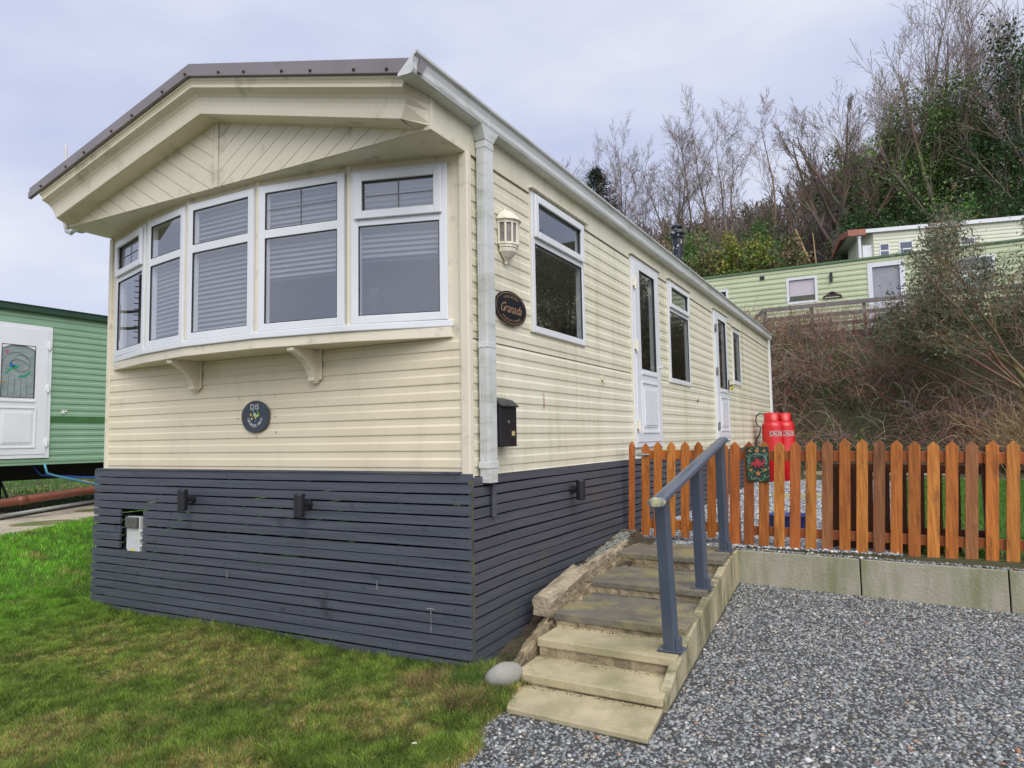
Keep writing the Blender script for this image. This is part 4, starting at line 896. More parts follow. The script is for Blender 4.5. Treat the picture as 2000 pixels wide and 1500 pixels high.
PK = [(1.078, .167, 1.043, -.722, 'r'), (1.198, .166, 1.161, -.715, 'r'), (1.319, .164, 1.282, -.712, 'o'), (1.442, .163, 1.403, -.722, 'p'), (1.567, .161, 1.526, -.735, 'r'), (1.689, .168, 1.647, -.741, 'p'), (1.812, .166, 1.77, -.741, 'd'), (1.942, .181, 1.897, -.753, 'o'), (2.067, .175, 2.021, -.753, 'p'), (2.187, .17, 2.14, -.746, 'd'), (2.307, .164, 2.259, -.757, 'o'), (2.428, .154, 2.38, -.757, 'o'), (2.554, .149, 2.505, -.764, 'p'), (2.674, .151, 2.623, -.764, 'o'), (2.801, .15, 2.749, -.762, 'd'), (2.928, .152, 2.876, -.761, 'o'), (3.055, .15, 3.002, -.756, 'p'), (3.182, .15, 3.129, -.758, 'o'), (3.309, .15, 3.256, -.76, 'r')]
MF = dict(r=m_fencer, o=m_fence, p=m_fencep, d=m_fenced)
for p in PK: picket(fe, *p[:4], .083, 2.69, MF[p[4]])
def rail(parent, xa, za, xb, zb, hh, y=2.722, mt=None, nm='rail'):
    m = M(); m.hexa([(xa, y-.016, za), (xb, y-.016, zb), (xb, y+.016, zb), (xa, y+.016, za), (xa, y-.016, za+hh), (xb, y-.016, zb+hh), (xb, y+.016, zb+hh), (xa, y+.016, za+hh)]); obj(nm, m, mt or m_fencer, parent, bev=.003)
rail(fe, 1.03, .0, 2.87, -.022, .088); rail(fe, 2.875, -.024, 3.5, -.028, .085); rail(fe, 1.13, -.64, 2.87, -.658, .078); rail(fe, 2.875, -.66, 3.5, -.668, .08)
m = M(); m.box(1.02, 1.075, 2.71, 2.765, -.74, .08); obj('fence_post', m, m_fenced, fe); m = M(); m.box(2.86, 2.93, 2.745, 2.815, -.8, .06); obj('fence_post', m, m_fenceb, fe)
for (x, z, xb, zb) in ((.283, .163, .255, -.675), (.399, .176, .37, -.682), (.522, .174, .492, -.676), (.647, .173, .616, -.679), (.765, .171, .734, -.673), (.881, .152, .85, -.667), (.985, .16, .955, -.69)):
    picket(ga, x, z, xb, zb, .075, 2.66, m_fence if x != .522 else m_fencep, rnd=True)
rail(ga, .26, .01, 1.0, .008, .085, 2.69, m_fence); rail(ga, .25, -.62, 1.0, -.625, .085, 2.69, m_fence)
picket(fe, .151, .179, .124, -.70, .045, 2.665, m_fencer, rnd=True, name='gate_post', th=.05)
m = M(); m.box(.16, .30, 2.640, 2.650, .045, .062); m.tube([(.17, 2.638, .055), (.31, 2.638, .055)], .008, 8); m.box(.20, .25, 2.636, 2.65, .035, .075); obj('latch', m, mat('galvanised_steel', (.5, .52, .55), None, .35, metal=.8), ga)
bp = thing('spare_picket_panel', (2.3, 2.86, -.73), 'picket panel coloured dark brown as if in shade, standing behind the right part of the orange fence', 'fence panel')
for i in range(8): picket(bp, 1.86+i*.117, -.03, 1.835+i*.117, -.745, .075, 2.84, m_fenceb)  # dark brown of these rear pickets stands in for shade behind the fence
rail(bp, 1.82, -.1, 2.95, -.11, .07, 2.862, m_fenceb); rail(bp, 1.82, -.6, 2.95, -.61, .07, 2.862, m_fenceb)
# dragon tile
t = thing('ornamental_tile', (1.25, 2.67, -.18), 'square green relief tile with a red dragon and orange flowers hung on the picket fence', 'tile')
Bt = basis((1.157, 2.672, -.178), 1, 0); TW, TH = .19, .296
m = M(); m.box(0, TW, 0, .010, 0, TH, Bt); obj('tile_plate', m, mat('dark_green_glaze', (.018, .045, .03), (.03, .05, .035), .3, 30), t, bev=.002)
m = M(); R = random.Random(1)
def vine(cx, cz, r0, turns, a0, sg):
    pts = [Bt(cx+(r0*(1-k/22))*math.cos(a0+sg*turns*6.28*k/20), .0115, cz+(r0*(1-k/22))*math.sin(a0+sg*turns*6.28*k/20)) for k in range(20)]; m.tube(pts, .0024, 5, c=R.choice([(.12, .28, .12), (.2, .38, .2), (.28, .42, .3)]))
for s in (0, 1):
    X = (lambda v: v) if s == 0 else (lambda v: TW-v)
    for cx, cz, r_, tn, a0 in ((.03, .055, .024, .8, 0), (.055, .03, .02, .9, 2), (.022, .11, .018, .9, 1), (.02, .17, .02, .9, 5), (.022, .225, .02, .8, 3), (.05, .262, .02, .9, 1), (.075, .225, .016, .9, 4), (.06, .09, .02, .9, 2), (.075, .02, .02, .8, 0), (.09, .285, .012, .7, 0), (.035, .14, .02, .8, 3), (.035, .2, .02, .8, 2)): vine(X(cx), cz, r_, tn, a0, 1 if s == 0 else -1)
m.tube([Bt(TW/2+.075*math.cos(a), .0115, .165+.072*math.sin(a)) for a in np.linspace(-.3, 3.45, 26)], .0028, 5, c=(.2, .38, .3))
for (cx, cz, s) in ((.095, .262, .021), (.035, .262, .013), (.155, .262, .014), (.038, .098, .015), (.155, .1, .014), (.098, .07, .023)):
    for k in range(5):
        a = k*1.2566+1.57; m.add([Bt(cx+s*q*math.cos(a+b), .013+.001*q, cz+s*q*math.sin(a+b)) for q, b in ((.15, 0), (.7, .42), (1, 0), (.7, -.42))], [(0, 1, 2, 3)], (.75, .24, .08))
    m.add([Bt(cx+s*.25*math.cos(a), .0145, cz+s*.25*math.sin(a)) for a in np.linspace(0, 6.28, 8, endpoint=False)], [tuple(range(8))], (.75, .55, .1))
obj('floral_relief', m, mat('painted_relief', (1, 1, 1), (.85, .85, .85), .4, 40, attr=True), t)
dr = [(0, .30), (.06, .42), (.14, .46), (.2, .6), (.26, .62), (.23, .5), (.3, .48), (.36, .55), (.33, .8), (.42, 1), (.5, .72), (.58, .86), (.6, .66), (.7, .72), (.68, .54), (.8, .5), (.86, .62), (.84, .82), (.92, .72), (1, .76), (.95, .55), (.9, .4), (.82, .34), (.86, .18), (.94, .08), (.84, .06), (.76, .22), (.66, .24), (.62, .1), (.7, .02), (.56, .02), (.52, .22), (.4, .26), (.36, .08), (.42, 0), (.3, 0), (.28, .22), (.2, .3), (.14, .16), (.06, .12), (.1, .24), (.08, .34)]
m = M(); m.prism([(.034+.128*a, .118+.088*b) for a, b in dr], .010, .017, lambda a, b, c: Bt(a, c, b)); obj('dragon_relief', m, mat('dragon_red', (.50, .05, .07), (.36, .03, .05), .35, 60), t)

# ================================================================== GAS CYLINDERS, TUB
def cylinder(x, y, rz, label):
    t = thing('gas_cylinder', (x, y, -.68), label, 'gas cylinder', 'red gas cylinders by the far end of the cream caravan')
    z = -.68; m = M(); R_ = .185
    m.lathe([(0, z+.03), (.16, z+.03), (.16, z), (.165, z), (.17, z+.04), (R_, z+.06), (R_, z+.40), (R_+.003, z+.41), (R_+.003, z+.43), (R_, z+.44), (R_, z+1.03), (R_-.006, z+1.07), (R_-.03, z+1.11), (R_-.08, z+1.14), (.06, z+1.15), (0, z+1.15)], c=(x, y, 0), n=36); obj('cylinder_body', m, m_red, t, smooth=True)
    m = M(); m.lathe([(.142, z+1.10), (.145, z+1.285), (.139, z+1.285), (.137, z+1.10)], c=(x, y, 0), n=28, a0=.2, a1=5.7); obj('collar', m, m_red, t, smooth=True)
    m = M(); m.tube([(x, y, z+1.14), (x, y, z+1.21)], .025, 12); obj('valve', m, m_gold, t)
    A0 = math.radians(-60)+rz
    m = M(); m.lathe([(R_+.0015, z+.86), (R_+.0015, z+.95)], c=(x, y, 0), n=20, a0=A0-.75, a1=A0+.75); obj('label_band', m, mat('dark_red_band', (.42, .01, .01), None, .4), t)
    m = M(); Bc = lambda a, b, c: (x+(R_+b)*math.cos(A0+a/R_), y+(R_+b)*math.sin(A0+a/R_), c)
    text_mesh(m, 'CALOR', Bc, .078, 0, z+.905, b=.004, spacing=.6)
    for q in range(24):
        a, b_ = -.13+q*.26/24, -.13+(q+1)*.26/24
        for zz_ in (z+.862, z+.946): m.add([Bc(a, .003, zz_-.003), Bc(b_, .003, zz_-.003), Bc(b_, .003, zz_+.003), Bc(a, .003, zz_+.003)], [(0, 1, 2, 3)])
    obj('lettering', m, m_white, t)
cylinder(.335, 10.0, 0, 'red gas cylinder with white lettering, nearer of the pair by the caravan end')
cylinder(.49, 10.36, .1, 'red gas cylinder standing behind and right of the nearer one')
m = M(); m.tube([(.30+.0, 10.0, .52), (.22, 9.96, .58), (.13, 9.93, .60), (.07, 9.93, .55), (.06, 9.93, .45), (.09, 9.93, .37), (.14, 9.93, .34), (.12, 9.93, .22), (.05, 9.95, .12), (.03, 9.98, -.05)], .012, 8); obj('gas_hose', m, mat('dark_green_hose', (.012, .03, .02), None, .4), None, smooth=True, label='dark looping gas hose between the red cylinder and the caravan wall', cat='hose')
m = M(); pr = [(.15, 0), (.17, .13), (.18, .135), (.178, .142), (.162, .138), (.145, .01), (0, .012)]
m.lathe(pr, c=(0, 0, 0), n=32, F=lambda a, b, c: (a*1.25+1.32, b+3.95, c-.725)); obj('blue_tub', m, mat('blue_plastic', (.03, .05, .22), (.02, .03, .12), .35, 6), None, smooth=True, label='low dark blue plastic tub on the gravel behind the orange fence', cat='tub')
m = M(); m.box(.72, 1.5, 7.0, 7.12, -.71, -.64); obj('timber_offcut', m, mat('yellow_timber', (.5, .45, .22), (.4, .35, .18), .8), None, label='pale yellow timber length lying on the gravel behind the fence', cat='timber')
for i, (a, b) in enumerate(((.6, 1.45), (1.47, 2.4), (2.42, 3.3))):
    m = M(); m.box(a, b, 12.2+.1*i, 12.32+.1*i, -.72, -.58); obj('kerb_stone', m, m_kerbs, None, bev=.01, label=['pale kerb stone at the foot of the bank behind the gas cylinders', 'middle kerb stone at the foot of the bramble bank', 'right kerb stone at the foot of the bramble bank'][i], cat='kerb stone', group='kerb stones along the bank')
# ================================================================== OTHER CARAVANS
def tiny(label): return label
# --- green caravan on the left (local: front face along +x facing -y, then rotated so it faces +x)
gv = thing('static_caravan', (0, 0, 0), 'mid green static caravan on an open chassis behind the left edge of the cream one', 'caravan')
Bg = basis((0, 0, 0), 1, 0); GL = 10.5; o0 = 0.0       # local a = world y
m = M()
dA, dB = 1.22+o0, 2.13+o0
def gfn(a0, a1, z0, z1):
    for lo, hi, fl in ((-.04, .565, 1), (.565, .66, 0), (.66, 2.16, 1)):
        l, hh_ = max(lo, z0), min(hi, z1)
        if hh_-l < .002: continue
        if fl: siding(m, Bg, a0, a1, l, hh_, zref=.0, p=.094, d=.009)
wall_open(m, Bg, 0, GL, -.04, 2.16, [(dA, dB, .05, 1.97)], gfn)
m.add([(0, 0, -.04), (0, 3.6, -.04), (0, 3.6, 2.16), (0, 1.8, 2.5), (0, 0, 2.16)], [(4, 3, 2, 1, 0)]); m.add([(GL, 0, -.04), (GL, 3.6, -.04), (GL, 3.6, 2.16), (GL, 1.8, 2.5), (GL, 0, 2.16)], [(0, 1, 2, 3, 4)])
m.add([(0, 3.6, -.04), (GL, 3.6, -.04), (GL, 3.6, 2.16), (0, 3.6, 2.16)], [(3, 2, 1, 0)])
obj('wall', m, m_green, gv)
m = M(); m.box(dB, GL, .0, .006, .565, .66, Bg); m.box(0, dA, .0, .006, .565, .66, Bg); obj('trim_band', m, m_greenb, gv)
m = M(); m.box(-.05, GL+.05, -.02, .07, 2.15, 2.245, Bg); m.box(-.05, GL+.05, -.1, .085, 2.235, 2.25, Bg); obj('roof_trim', m, m_greend, gv, bev=.01)
m = M(); m.add([(-.05, -.06, 2.24), (GL+.05, -.06, 2.24), (GL+.05, 1.8, 2.58), (-.05, 1.8, 2.58), (-.05, 3.66, 2.24), (GL+.05, 3.66, 2.24)], [(0, 1, 2, 3), (3, 2, 5, 4)]); obj('roof', m, m_greend, gv)
d = door(gv, Bg, dA, dB, .055, 1.965, .91, 1.66, 1.46+o0, 1.90+o0, 0, hinges='R', glass=mat('obscured_glass', (.30, .36, .36), (.22, .27, .27), .15, 8, stretch=(1, 1, 3), spec=.8), hm=m_upvc)
m = M(); cx = 1.68+o0   # arch spandrels above the pane
n = 12; top = [(cx-.22+.44*i/n, 1.60+.065*math.sin(math.pi*i/n)) for i in range(n+1)]
m.prism([(cx-.225, 1.665)]+[(cx-.225, 1.60)]+top+[(cx+.225, 1.60), (cx+.225, 1.665)], .022, .037, lambda a, b, c: Bg(a, c, b)); obj('arched_head', m, m_upvc, d)
m = M()
def leafy(pts, c):
    m.add([Bg(cx+p[0], .0262, 1.28+p[1]) for p in pts], [tuple(range(len(pts)))], c)
leafy([(-.17, -.06), (-.08, .03), (.0, .05), (.02, .09), (-.06, .075), (-.13, .02)], (.02, .3, .15)); leafy([(0, -.08), (.1, -.075), (.17, .0), (.16, .02), (.09, -.045), (.02, -.05)], (.02, .3, .15)); leafy([(-.12, .06), (-.09, .15), (-.06, .09), (-.03, .1), (-.05, .06)], (.03, .15, .35)); leafy([(-.18, .27), (-.15, .3), (-.12, .28), (-.14, .24)], (.4, .12, .2))
def ring(cx_, cz_, r_, a0, a1):
    m.tube([Bg(cx+cx_+r_*math.cos(a), .0262, 1.28+cz_+r_*math.sin(a)) for a in np.linspace(a0, a1, 20)], .0025, 4, c=(.08, .09, .09))
ring(0, .02, .15, 0, 3.2); ring(.04, .12, .12, 0, 6.28); ring(-.03, .1, .17, .5, 3)
for a in (-.12, -.04, .04, .12): m.tube([Bg(cx+a, .0262, .93), Bg(cx+a, .0262, 1.2)], .002, 4, c=(.08, .09, .09))
obj('stained_glass', m, mat('stained_glass_paint', (1, 1, 1), (1, 1, 1), .3, attr=True), d)
m = M(); m.tube([Bg(1.38+o0, .05, 1.12), Bg(1.38+o0, .09, 1.12), Bg(1.50+o0, .095, 1.12)], .010, 8); m.box(1.36+o0, 1.40+o0, .038, .045, 1.0, 1.22, Bg); obj('handle', m, m_gold, d)
m = M()
for y in (.7, 2.9): m.box(.3, GL-.3, y-.04, y+.04, -.28, -.06)
m.box(.05, GL-.05, .05, 3.55, -.06, -.045)
for a in (1.85+o0, 1.85+o0+3.2):
    for y in (.7, 2.9):
        for dx, dy in ((-.22, -.15), (.22, -.15), (-.1, .18), (.1, .18)): m.tube([(a, y, -.26), (a+dx*.35, y+dy*.3, -.5), (a+dx*.15+(.04 if dx > 0 else -.04), y+dy*.3, -.76)], .016, 6)
obj('chassis', m, m_chassis, gv)
m = M()
for x in (0.02, GL-.02): m.box(x-.02, x+.02, -.01, .03, -.04, 2.16)
obj('corner_trim', m, m_green, gv)
m = M(); m.lathe([(0, .012), (.014, .01), (.016, 0)], n=10, F=lambda a, b, c: Bg(2.36+o0+a, .012+c, .735+b)); m.box(2.30+o0, 2.33+o0, 0, .03, .70, .75, Bg); obj('hook', m, m_white, gv)
gv.location = (-8.55, 0, 0); gv.rotation_euler.z = math.pi/2
# --- concrete base strip, pipes
m = M(); a = Vector((-6.15, .40)); dd = Vector((-1.0, 1.64)).normalized(); nn = Vector((-dd.y, dd.x))
P_ = [a-dd*4, a+dd*12, a+dd*12+nn*1.15, a-dd*4+nn*1.15]; m.hexa([(p.x, p.y, -.95) for p in P_]+[(p.x, p.y, -.735) for p in P_]); obj('path', m, mat('path_concrete', (.50, .44, .34), (.40, .35, .27), .9, 3, dirt=(.2, .17, .12), dscale=3, dlo=.5, dhi=.7, damt=.6, bump=.4, bscale=40), None, kind='structure')
m = M(); P_ = [a-dd*4+nn*1.15, a+dd*12+nn*1.15, a+dd*12+nn*2.6, a-dd*4+nn*2.6]; m.hexa([(p.x, p.y, -.95) for p in P_]+[(p.x, p.y, -.742) for p in P_]); obj('soil_bed_shade', m, mat('soil_painted_shade', (.02, .017, .015), (.035, .03, .025), .9, 6, bump=.6, bscale=20), None, kind='structure')  # near-black soil: the shadow gap below the drain pipe is put into its colour
m = M(); p0 = a-dd*4+nn*1.2; m.tube([tuple((p0+dd*t+nn*(.04*math.sin(t*1.1))).to_3d()+Vector((0, 0, -.70))) for t in np.linspace(0, 12, 30)], .03, 10); obj('white_pipe', m, mat('white_hose', (.55, .55, .52), None, .5), None, smooth=True, label='thin white pipe snaking along the concrete strip under the green caravan', cat='pipe')
m = M(); m.tube([(-8.0, -3, -.80), (-8.0, 1.27, -.51), (-8.0, 2.54, -.415), (-8.0, 6, -.2)], .056, 16); m.tube([(-8.0, 1.46, -.496), (-8.0, 1.58, -.487)], .064, 16); obj('drain_pipe', m, m_orange, None, smooth=True, label='terracotta orange drain pipe under the green caravan', cat='pipe')
m = M(); m.box(-8.06, -7.94, 3.0, 3.1, -.8, -.42); m.box(-8.12, -7.9, -.2, .0, -.8, -.66); obj('pipe_prop', m, m_conc, None, label='concrete block propping the orange drain pipe', cat='block')
for c, pts, lab in (((.06, .25, .33), [(-8.35, 1.98, -.02), (-8.35, 2.02, -.16), (-8.3, 2.1, -.2), (-8.3, 2.72, -.37), (-8.2, 3.6, -.5)], 'pale blue water pipe dropping from the green caravan chassis'), ((.03, .09, .4), [(-8.9, 2.1, -.05), (-8.85, 2.2, -.2), (-8.7, 2.7, -.26), (-8.5, 3.4, -.33)], 'royal blue water pipe beneath the green caravan'), ((.45, .17, .07), [(-8.4, 2.55, -.3), (-8.3, 2.8, -.40), (-8.2, 3.1, -.47)], 'short tan cable hanging by the blue pipes')):
    m = M(); m.tube(pts, .017, 8); obj('water_pipe' if 'water' in lab else 'cable', m, mat('pipe_colour', c, None, .4), None, smooth=True, label=lab, cat='pipe')
m = M(); m.box(-26, -12.8, 12.0, 12.3, -.8, -.22); obj('low_wall', m, m_kerbs, None, label='low pale stone wall seen through the gap under the green caravan', cat='wall')
# --- aerial mast by the left gutter
t = thing('aerial_mast', (-3.8, .4, 2.0), 'white pole and curved bracket at the left eave of the cream caravan', 'aerial mast')
m = M(); m.tube([(-3.93, -.25, 2.40), (-3.96, -.25, 2.86)], .013, 8); obj('pole', m, mat('pale_pole', (.66, .66, .68), None, .4), t)
m = M(); m.tube([(-3.92, -.25, 2.25), (-3.93, -.25, 2.14), (-3.90, -.25, 2.075), (-3.84, -.25, 2.05), (-3.78, -.25, 2.07), (-3.70, -.25, 2.10)], .017, 10); m.box(-3.74, -3.68, -.285, -.215, 2.04, 2.14); obj('curved_bracket', m, m_upvc2, t, smooth=False)
m = M(); m.tube([(-3.93, -.25, 2.25), (-3.93, -.25, 2.42)], .014, 8); obj('sleeve', m, m_upvc2, t)
t = thing('television_aerial', (-8.45, -.2, 2.0), 'television aerial on the green caravan corner, mirrored in the leftmost bay pane', 'aerial')
m = M(); m.tube([(-8.35, -.30, 1.72), (-8.33, -.30, 2.75)], .022, 8)
for z in np.arange(1.8, 2.7, .085): m.tube([(-8.34, -.38, z), (-8.34, -.22, z)], .008, 5)
obj('aerial_boom', m, m_chassis, t)
m = M()
for z in (1.95, 2.2): m.tube([(-8.5, -.02, z), (-8.48, -.15, z), (-8.34, -.30, z)], .022, 8)
m.box(-8.53, -8.47, -.05, -.0, 1.85, 2.3); obj('bracket', m, m_chassis, t)
# --- pale green caravan behind on the bank
lv = thing('static_caravan', (0, 0, 0), 'long pale green static caravan up on the bank behind the bramble slope', 'caravan')
Bl = basis((0, 0, 0), 1, 0); O = 8.0; LL = 17.5      # local a = world x + 8
hl = [(-2.95+O, -2.1+O, 4.2-3.1, 1.7), (-.36+O, .51+O, 1.01, 1.82), (1.86+O, 2.81+O, .10, 1.99), (3.95+O, 4.95+O, .9, 1.85)]
m = M(); wall_open(m, Bl, 0, LL, 0, 2.16, hl, lambda a0, a1, z0, z1: siding(m, Bl, a0, a1, z0, z1, zref=0, p=.155, d=.016))
m.add([(0, 0, 0), (0, 3.6, 0), (0, 3.6, 2.2), (0, 0, 2.2)], [(3, 2, 1, 0)]); m.add([(LL, 0, 0), (LL, 3.6, 0), (LL, 3.6, 2.2), (LL, 0, 2.2)], [(0, 1, 2, 3)]); obj('wall', m, m_lgreen, lv)
m = M(); m.box(-.05, LL+.05, -.05, .05, 2.12, 2.175, Bl); obj('roof_trim', m, m_lgreenr, lv)
m = M(); m.add([(-.05, -.05, 2.17), (LL+.05, -.05, 2.17), (LL+.05, 1.8, 2.42), (-.05, 1.8, 2.42), (-.05, 3.65, 2.17), (LL+.05, 3.65, 2.17)], [(0, 1, 2, 3), (3, 2, 5, 4)]); obj('roof', m, m_lgreenr, lv)
pink = mat('pinkish_blind', (.72, .64, .68), (.68, .60, .64), .6, 2)
window(lv, Bl, *hl[0], w=.07, glass=m_glassf, name='window')
wn = window(lv, Bl, *hl[1], w=.075, glass=m_glassf, name='window')
m = M(); m.box(hl[1][0]+.08, hl[1][1]-.08, -.035, -.03, hl[1][2]+.25, hl[1][3]-.08, Bl); obj('blind', m, pink, wn)
dw = window(lv, Bl, hl[2][0], hl[2][1], .10, 1.99, w=.13, name='door', b1=.03, glass=m_glassf); m = M(); m.box(hl[2][0]+.13, hl[2][1]-.13, -.01, .0, .25, .85, Bl); obj('lower_panel', m, m_upvc, dw)
m = M(); m.box(hl[2][0]+.13, hl[2][1]-.13, -.04, -.03, .5, 1.86, Bl); obj('blind', m, mat('grey_blind', (.42, .42, .46), None, .6), dw)
window(lv, Bl, *hl[3], w=.07, name='window')
m = M(); m.box(-1.12+O, -.99+O, 0, .03, 1.865, 1.985, Bl); obj('vent', m, m_black, lv)
m = M(); m.lathe([(0, 1.57), (.04, 1.57), (.04, 1.84), (0, 1.84)], n=12, F=lambda a, b, c: Bl(.90+O+a, .06+b, c)); obj('wall_light', m, m_black, lv)
m = M(); m.prism([(.64+O, 1.07), (1.17+O, 1.07), (1.15+O, 1.16), (1.05+O, 1.19), (.98+O, 1.26), (.90+O, 1.285), (.82+O, 1.26), (.75+O, 1.19), (.66+O, 1.16)], .012, .035, lambda a, b, c: Bl(a, c, b)); sg = obj('name_board', m, mat('dark_brown_board_paint', (.03, .018, .012), None, .5), lv)
m = M()
for i in range(9): m.box(.70+O+i*.045, .73+O+i*.045, .036, .038, 1.095, 1.115+.01*(i % 2), Bl)
m.lathe([(0, 1.2), (.035, 1.2), (.0, 1.25)], n=5, F=lambda a, b, c: Bl(.90+O+a, .037, c-.0)); obj('carving', m, m_lant, sg)
m = M(); z_ = []
for x in np.arange(.5, LL, 2.5): m.box(x-.15, x+.15, .5, .8, -.8, 0); m.box(x-.15, x+.15, 2.8, 3.1, -.8, 0)
obj('support_block', m, m_conc, lv)
m = M()
for x in (3.2, 9.55): m.box(x-.14, x+.14, .8, 1.05, 2.22, 2.36)
obj('roof_vent', m, m_upvc2, lv)
lv.location = (-8, 19, 3.12)
# decking with railing
dk = thing('decking', (2, 17.8, 3.0), 'grey timber deck with three-rail balustrade in front of the pale green caravan', 'decking')
m = M(); m.box(-.95, 7.5, 17.3, 18.9, 2.93, 2.99); obj('deck_boards', m, m_deck, dk)
for zz_ in (3.68, 3.40, 3.14):
    m = M(); m.box(-.82, 7.6, 17.22, 17.27, zz_, zz_+(.11 if zz_ > 3.6 else .10)); obj('rail', m, m_deck, dk)
m = M(); m.hexa([(-.82, 17.24, 3.68), (-.82, 17.30, 3.68), (-1.35, 17.9, 3.36), (-1.35, 17.84, 3.36), (-.82, 17.24, 3.79), (-.82, 17.30, 3.79), (-1.35, 17.9, 3.47), (-1.35, 17.84, 3.47)]); obj('stair_rail', m, m_deck, dk)
for x in (-.78, .46, 1.77, 3.1, 4.4, 5.7, 7.0):
    m = M(); m.box(x-.045, x+.045, 17.27, 17.36, 1.6, 3.68); obj('post', m, m_deck, dk)
m = M(); R = random.Random(3)
for k in range(6): m.box(-.9+.0, 7.5, 17.285, 17.305, 2.80-k*.14, 2.92-k*.14)
obj('fascia_board', m, m_deck, dk)
m = M()
for x in np.arange(4.6, 7.4, .13): m.box(x, x+.07, 17.18, 17.20, 2.55, 3.25)
obj('baluster', m, mat('dark_wood', (.12, .08, .05), None, .8), dk)
# --- cream-green caravan highest up
uv = thing('static_caravan', (0, 0, 0), 'highest static caravan with bay end and salmon roof edge, half hidden by the shrub', 'caravan')
Bu = basis((0, 0, 0), 1, 0)
hu = [(.22, .62, 1.05, 1.70), (.98, 1.52, 1.05, 1.72), (2.15, 2.6, 1.05, 1.66), (2.72, 3.17, 1.05, 1.66), (3.29, 3.85, 1.05, 1.66), (6, 7, 1, 1.7)]
m = M(); wall_open(m, Bu, .0, 9.5, 0, 2.2, hu, lambda a0, a1, z0, z1: siding(m, Bu, a0, a1, z0, z1, zref=0, p=.155, d=.014))
m.add([(0, 0, 0), (-.5, .9, 0), (-.5, 2.8, 0), (0, 3.7, 0), (0, 0, 2.2), (-.5, .9, 2.2), (-.5, 2.8, 2.2), (0, 3.7, 2.2)], [(1, 0, 4, 5), (2, 1, 5, 6), (3, 2, 6, 7)]); obj('wall', m, m_cgreen, uv)
for q in hu: window(uv, Bu, *q, w=.05, lead=False, tr=(q[2]+q[3])/2)
m = M()
for zc in (1.05,): m.box(-.42, -.05, .1, .14, zc, zc+.65)
obj('end_window', m, m_upvc, uv)
m = M(); m.box(-.95, 9.6, -.06, .12, 2.2, 2.36, Bu); obj('gutter', m, m_upvc, uv)
m = M(); m.add([(-.95, -.1, 2.36), (9.6, -.1, 2.36), (9.6, 1.85, 2.7), (-.95, 1.85, 2.7), (-.95, 3.8, 2.36), (9.6, 3.8, 2.36)], [(0, 1, 2, 3), (3, 2, 5, 4)]); m.add([(-.95, 0, 2.19), (0, 0, 2.19), (0, 3.7, 2.19), (-.95, 3.7, 2.19)], [(3, 2, 1, 0)]); obj('roof', m, m_upvc2, uv)
m = M(); m.hexa([(-1.0, -.12, 2.12), (-.9, -.12, 2.12), (-.9, 1.85, 2.44), (-1.0, 1.85, 2.44), (-1.0, -.12, 2.38), (-.9, -.12, 2.38), (-.9, 1.85, 2.72), (-1.0, 1.85, 2.72)]); m.hexa([(-1.0, 1.85, 2.44), (-.9, 1.85, 2.44), (-.9, 3.85, 2.12), (-1.0, 3.85, 2.12), (-1.0, 1.85, 2.72), (-.9, 1.85, 2.72), (-.9, 3.85, 2.38), (-1.0, 3.85, 2.38)]); m.box(-1.0, -.3, -.13, -.10, 2.12, 2.38); obj('roof_edge', m, mat('salmon_trim', (.42, .16, .10), (.3, .12, .08), .6), uv)
m = M(); m.lathe([(.07, 0), (.07, 2.0), (.1, 2.02), (.1, 2.14)], c=(-.55, .03, 0), n=14); obj('column', m, m_upvc, uv)
uv.location = (1.95, 30, 6.60); uv.rotation_euler.z = math.radians(13)

# ================================================================== VEGETATION
class Seg:
    def __init__(s): s.a = []; s.b = []; s.r = []; s.c = []
    def add(s, p, q, r0, r1, c): s.a.append(tuple(p)); s.b.append(tuple(q)); s.r.append((r0, r1)); s.c.append(c)
    def arr(s): return np.array(s.a), np.array(s.b), np.array(s.r), np.array(s.c)
def segobj(name, A, Bb, R_, C, mt, sides=3, loc=(0, 0, 0), parent=None):
    d = Bb-A; d /= np.linalg.norm(d, axis=1)[:, None]+1e-9; ref = np.where(np.abs(d[:, 2:3]) < .9, np.array([[0, 0, 1.]]), np.array([[1., 0, 0]]))
    u_ = np.cross(d, ref); u_ /= np.linalg.norm(u_, axis=1)[:, None]; v_ = np.cross(d, u_); n = len(A); vs = []
    for k in range(sides):
        t = 2*math.pi*k/sides; o = u_*math.cos(t)+v_*math.sin(t); vs += [A+o*R_[:, :1], Bb+o*R_[:, 1:]]
    V = np.stack(vs, 1).reshape(-1, 3); f_ = []
    for k in range(sides): j = (k+1) % sides; f_.append((2*k, 2*j, 2*j+1, 2*k+1))
    F = (np.array(f_)[None]+2*sides*np.arange(n)[:, None, None]).reshape(-1, 4)
    return npobj(name, V, F, mt, np.repeat(C, 2*sides, 0), loc=loc, parent=parent)
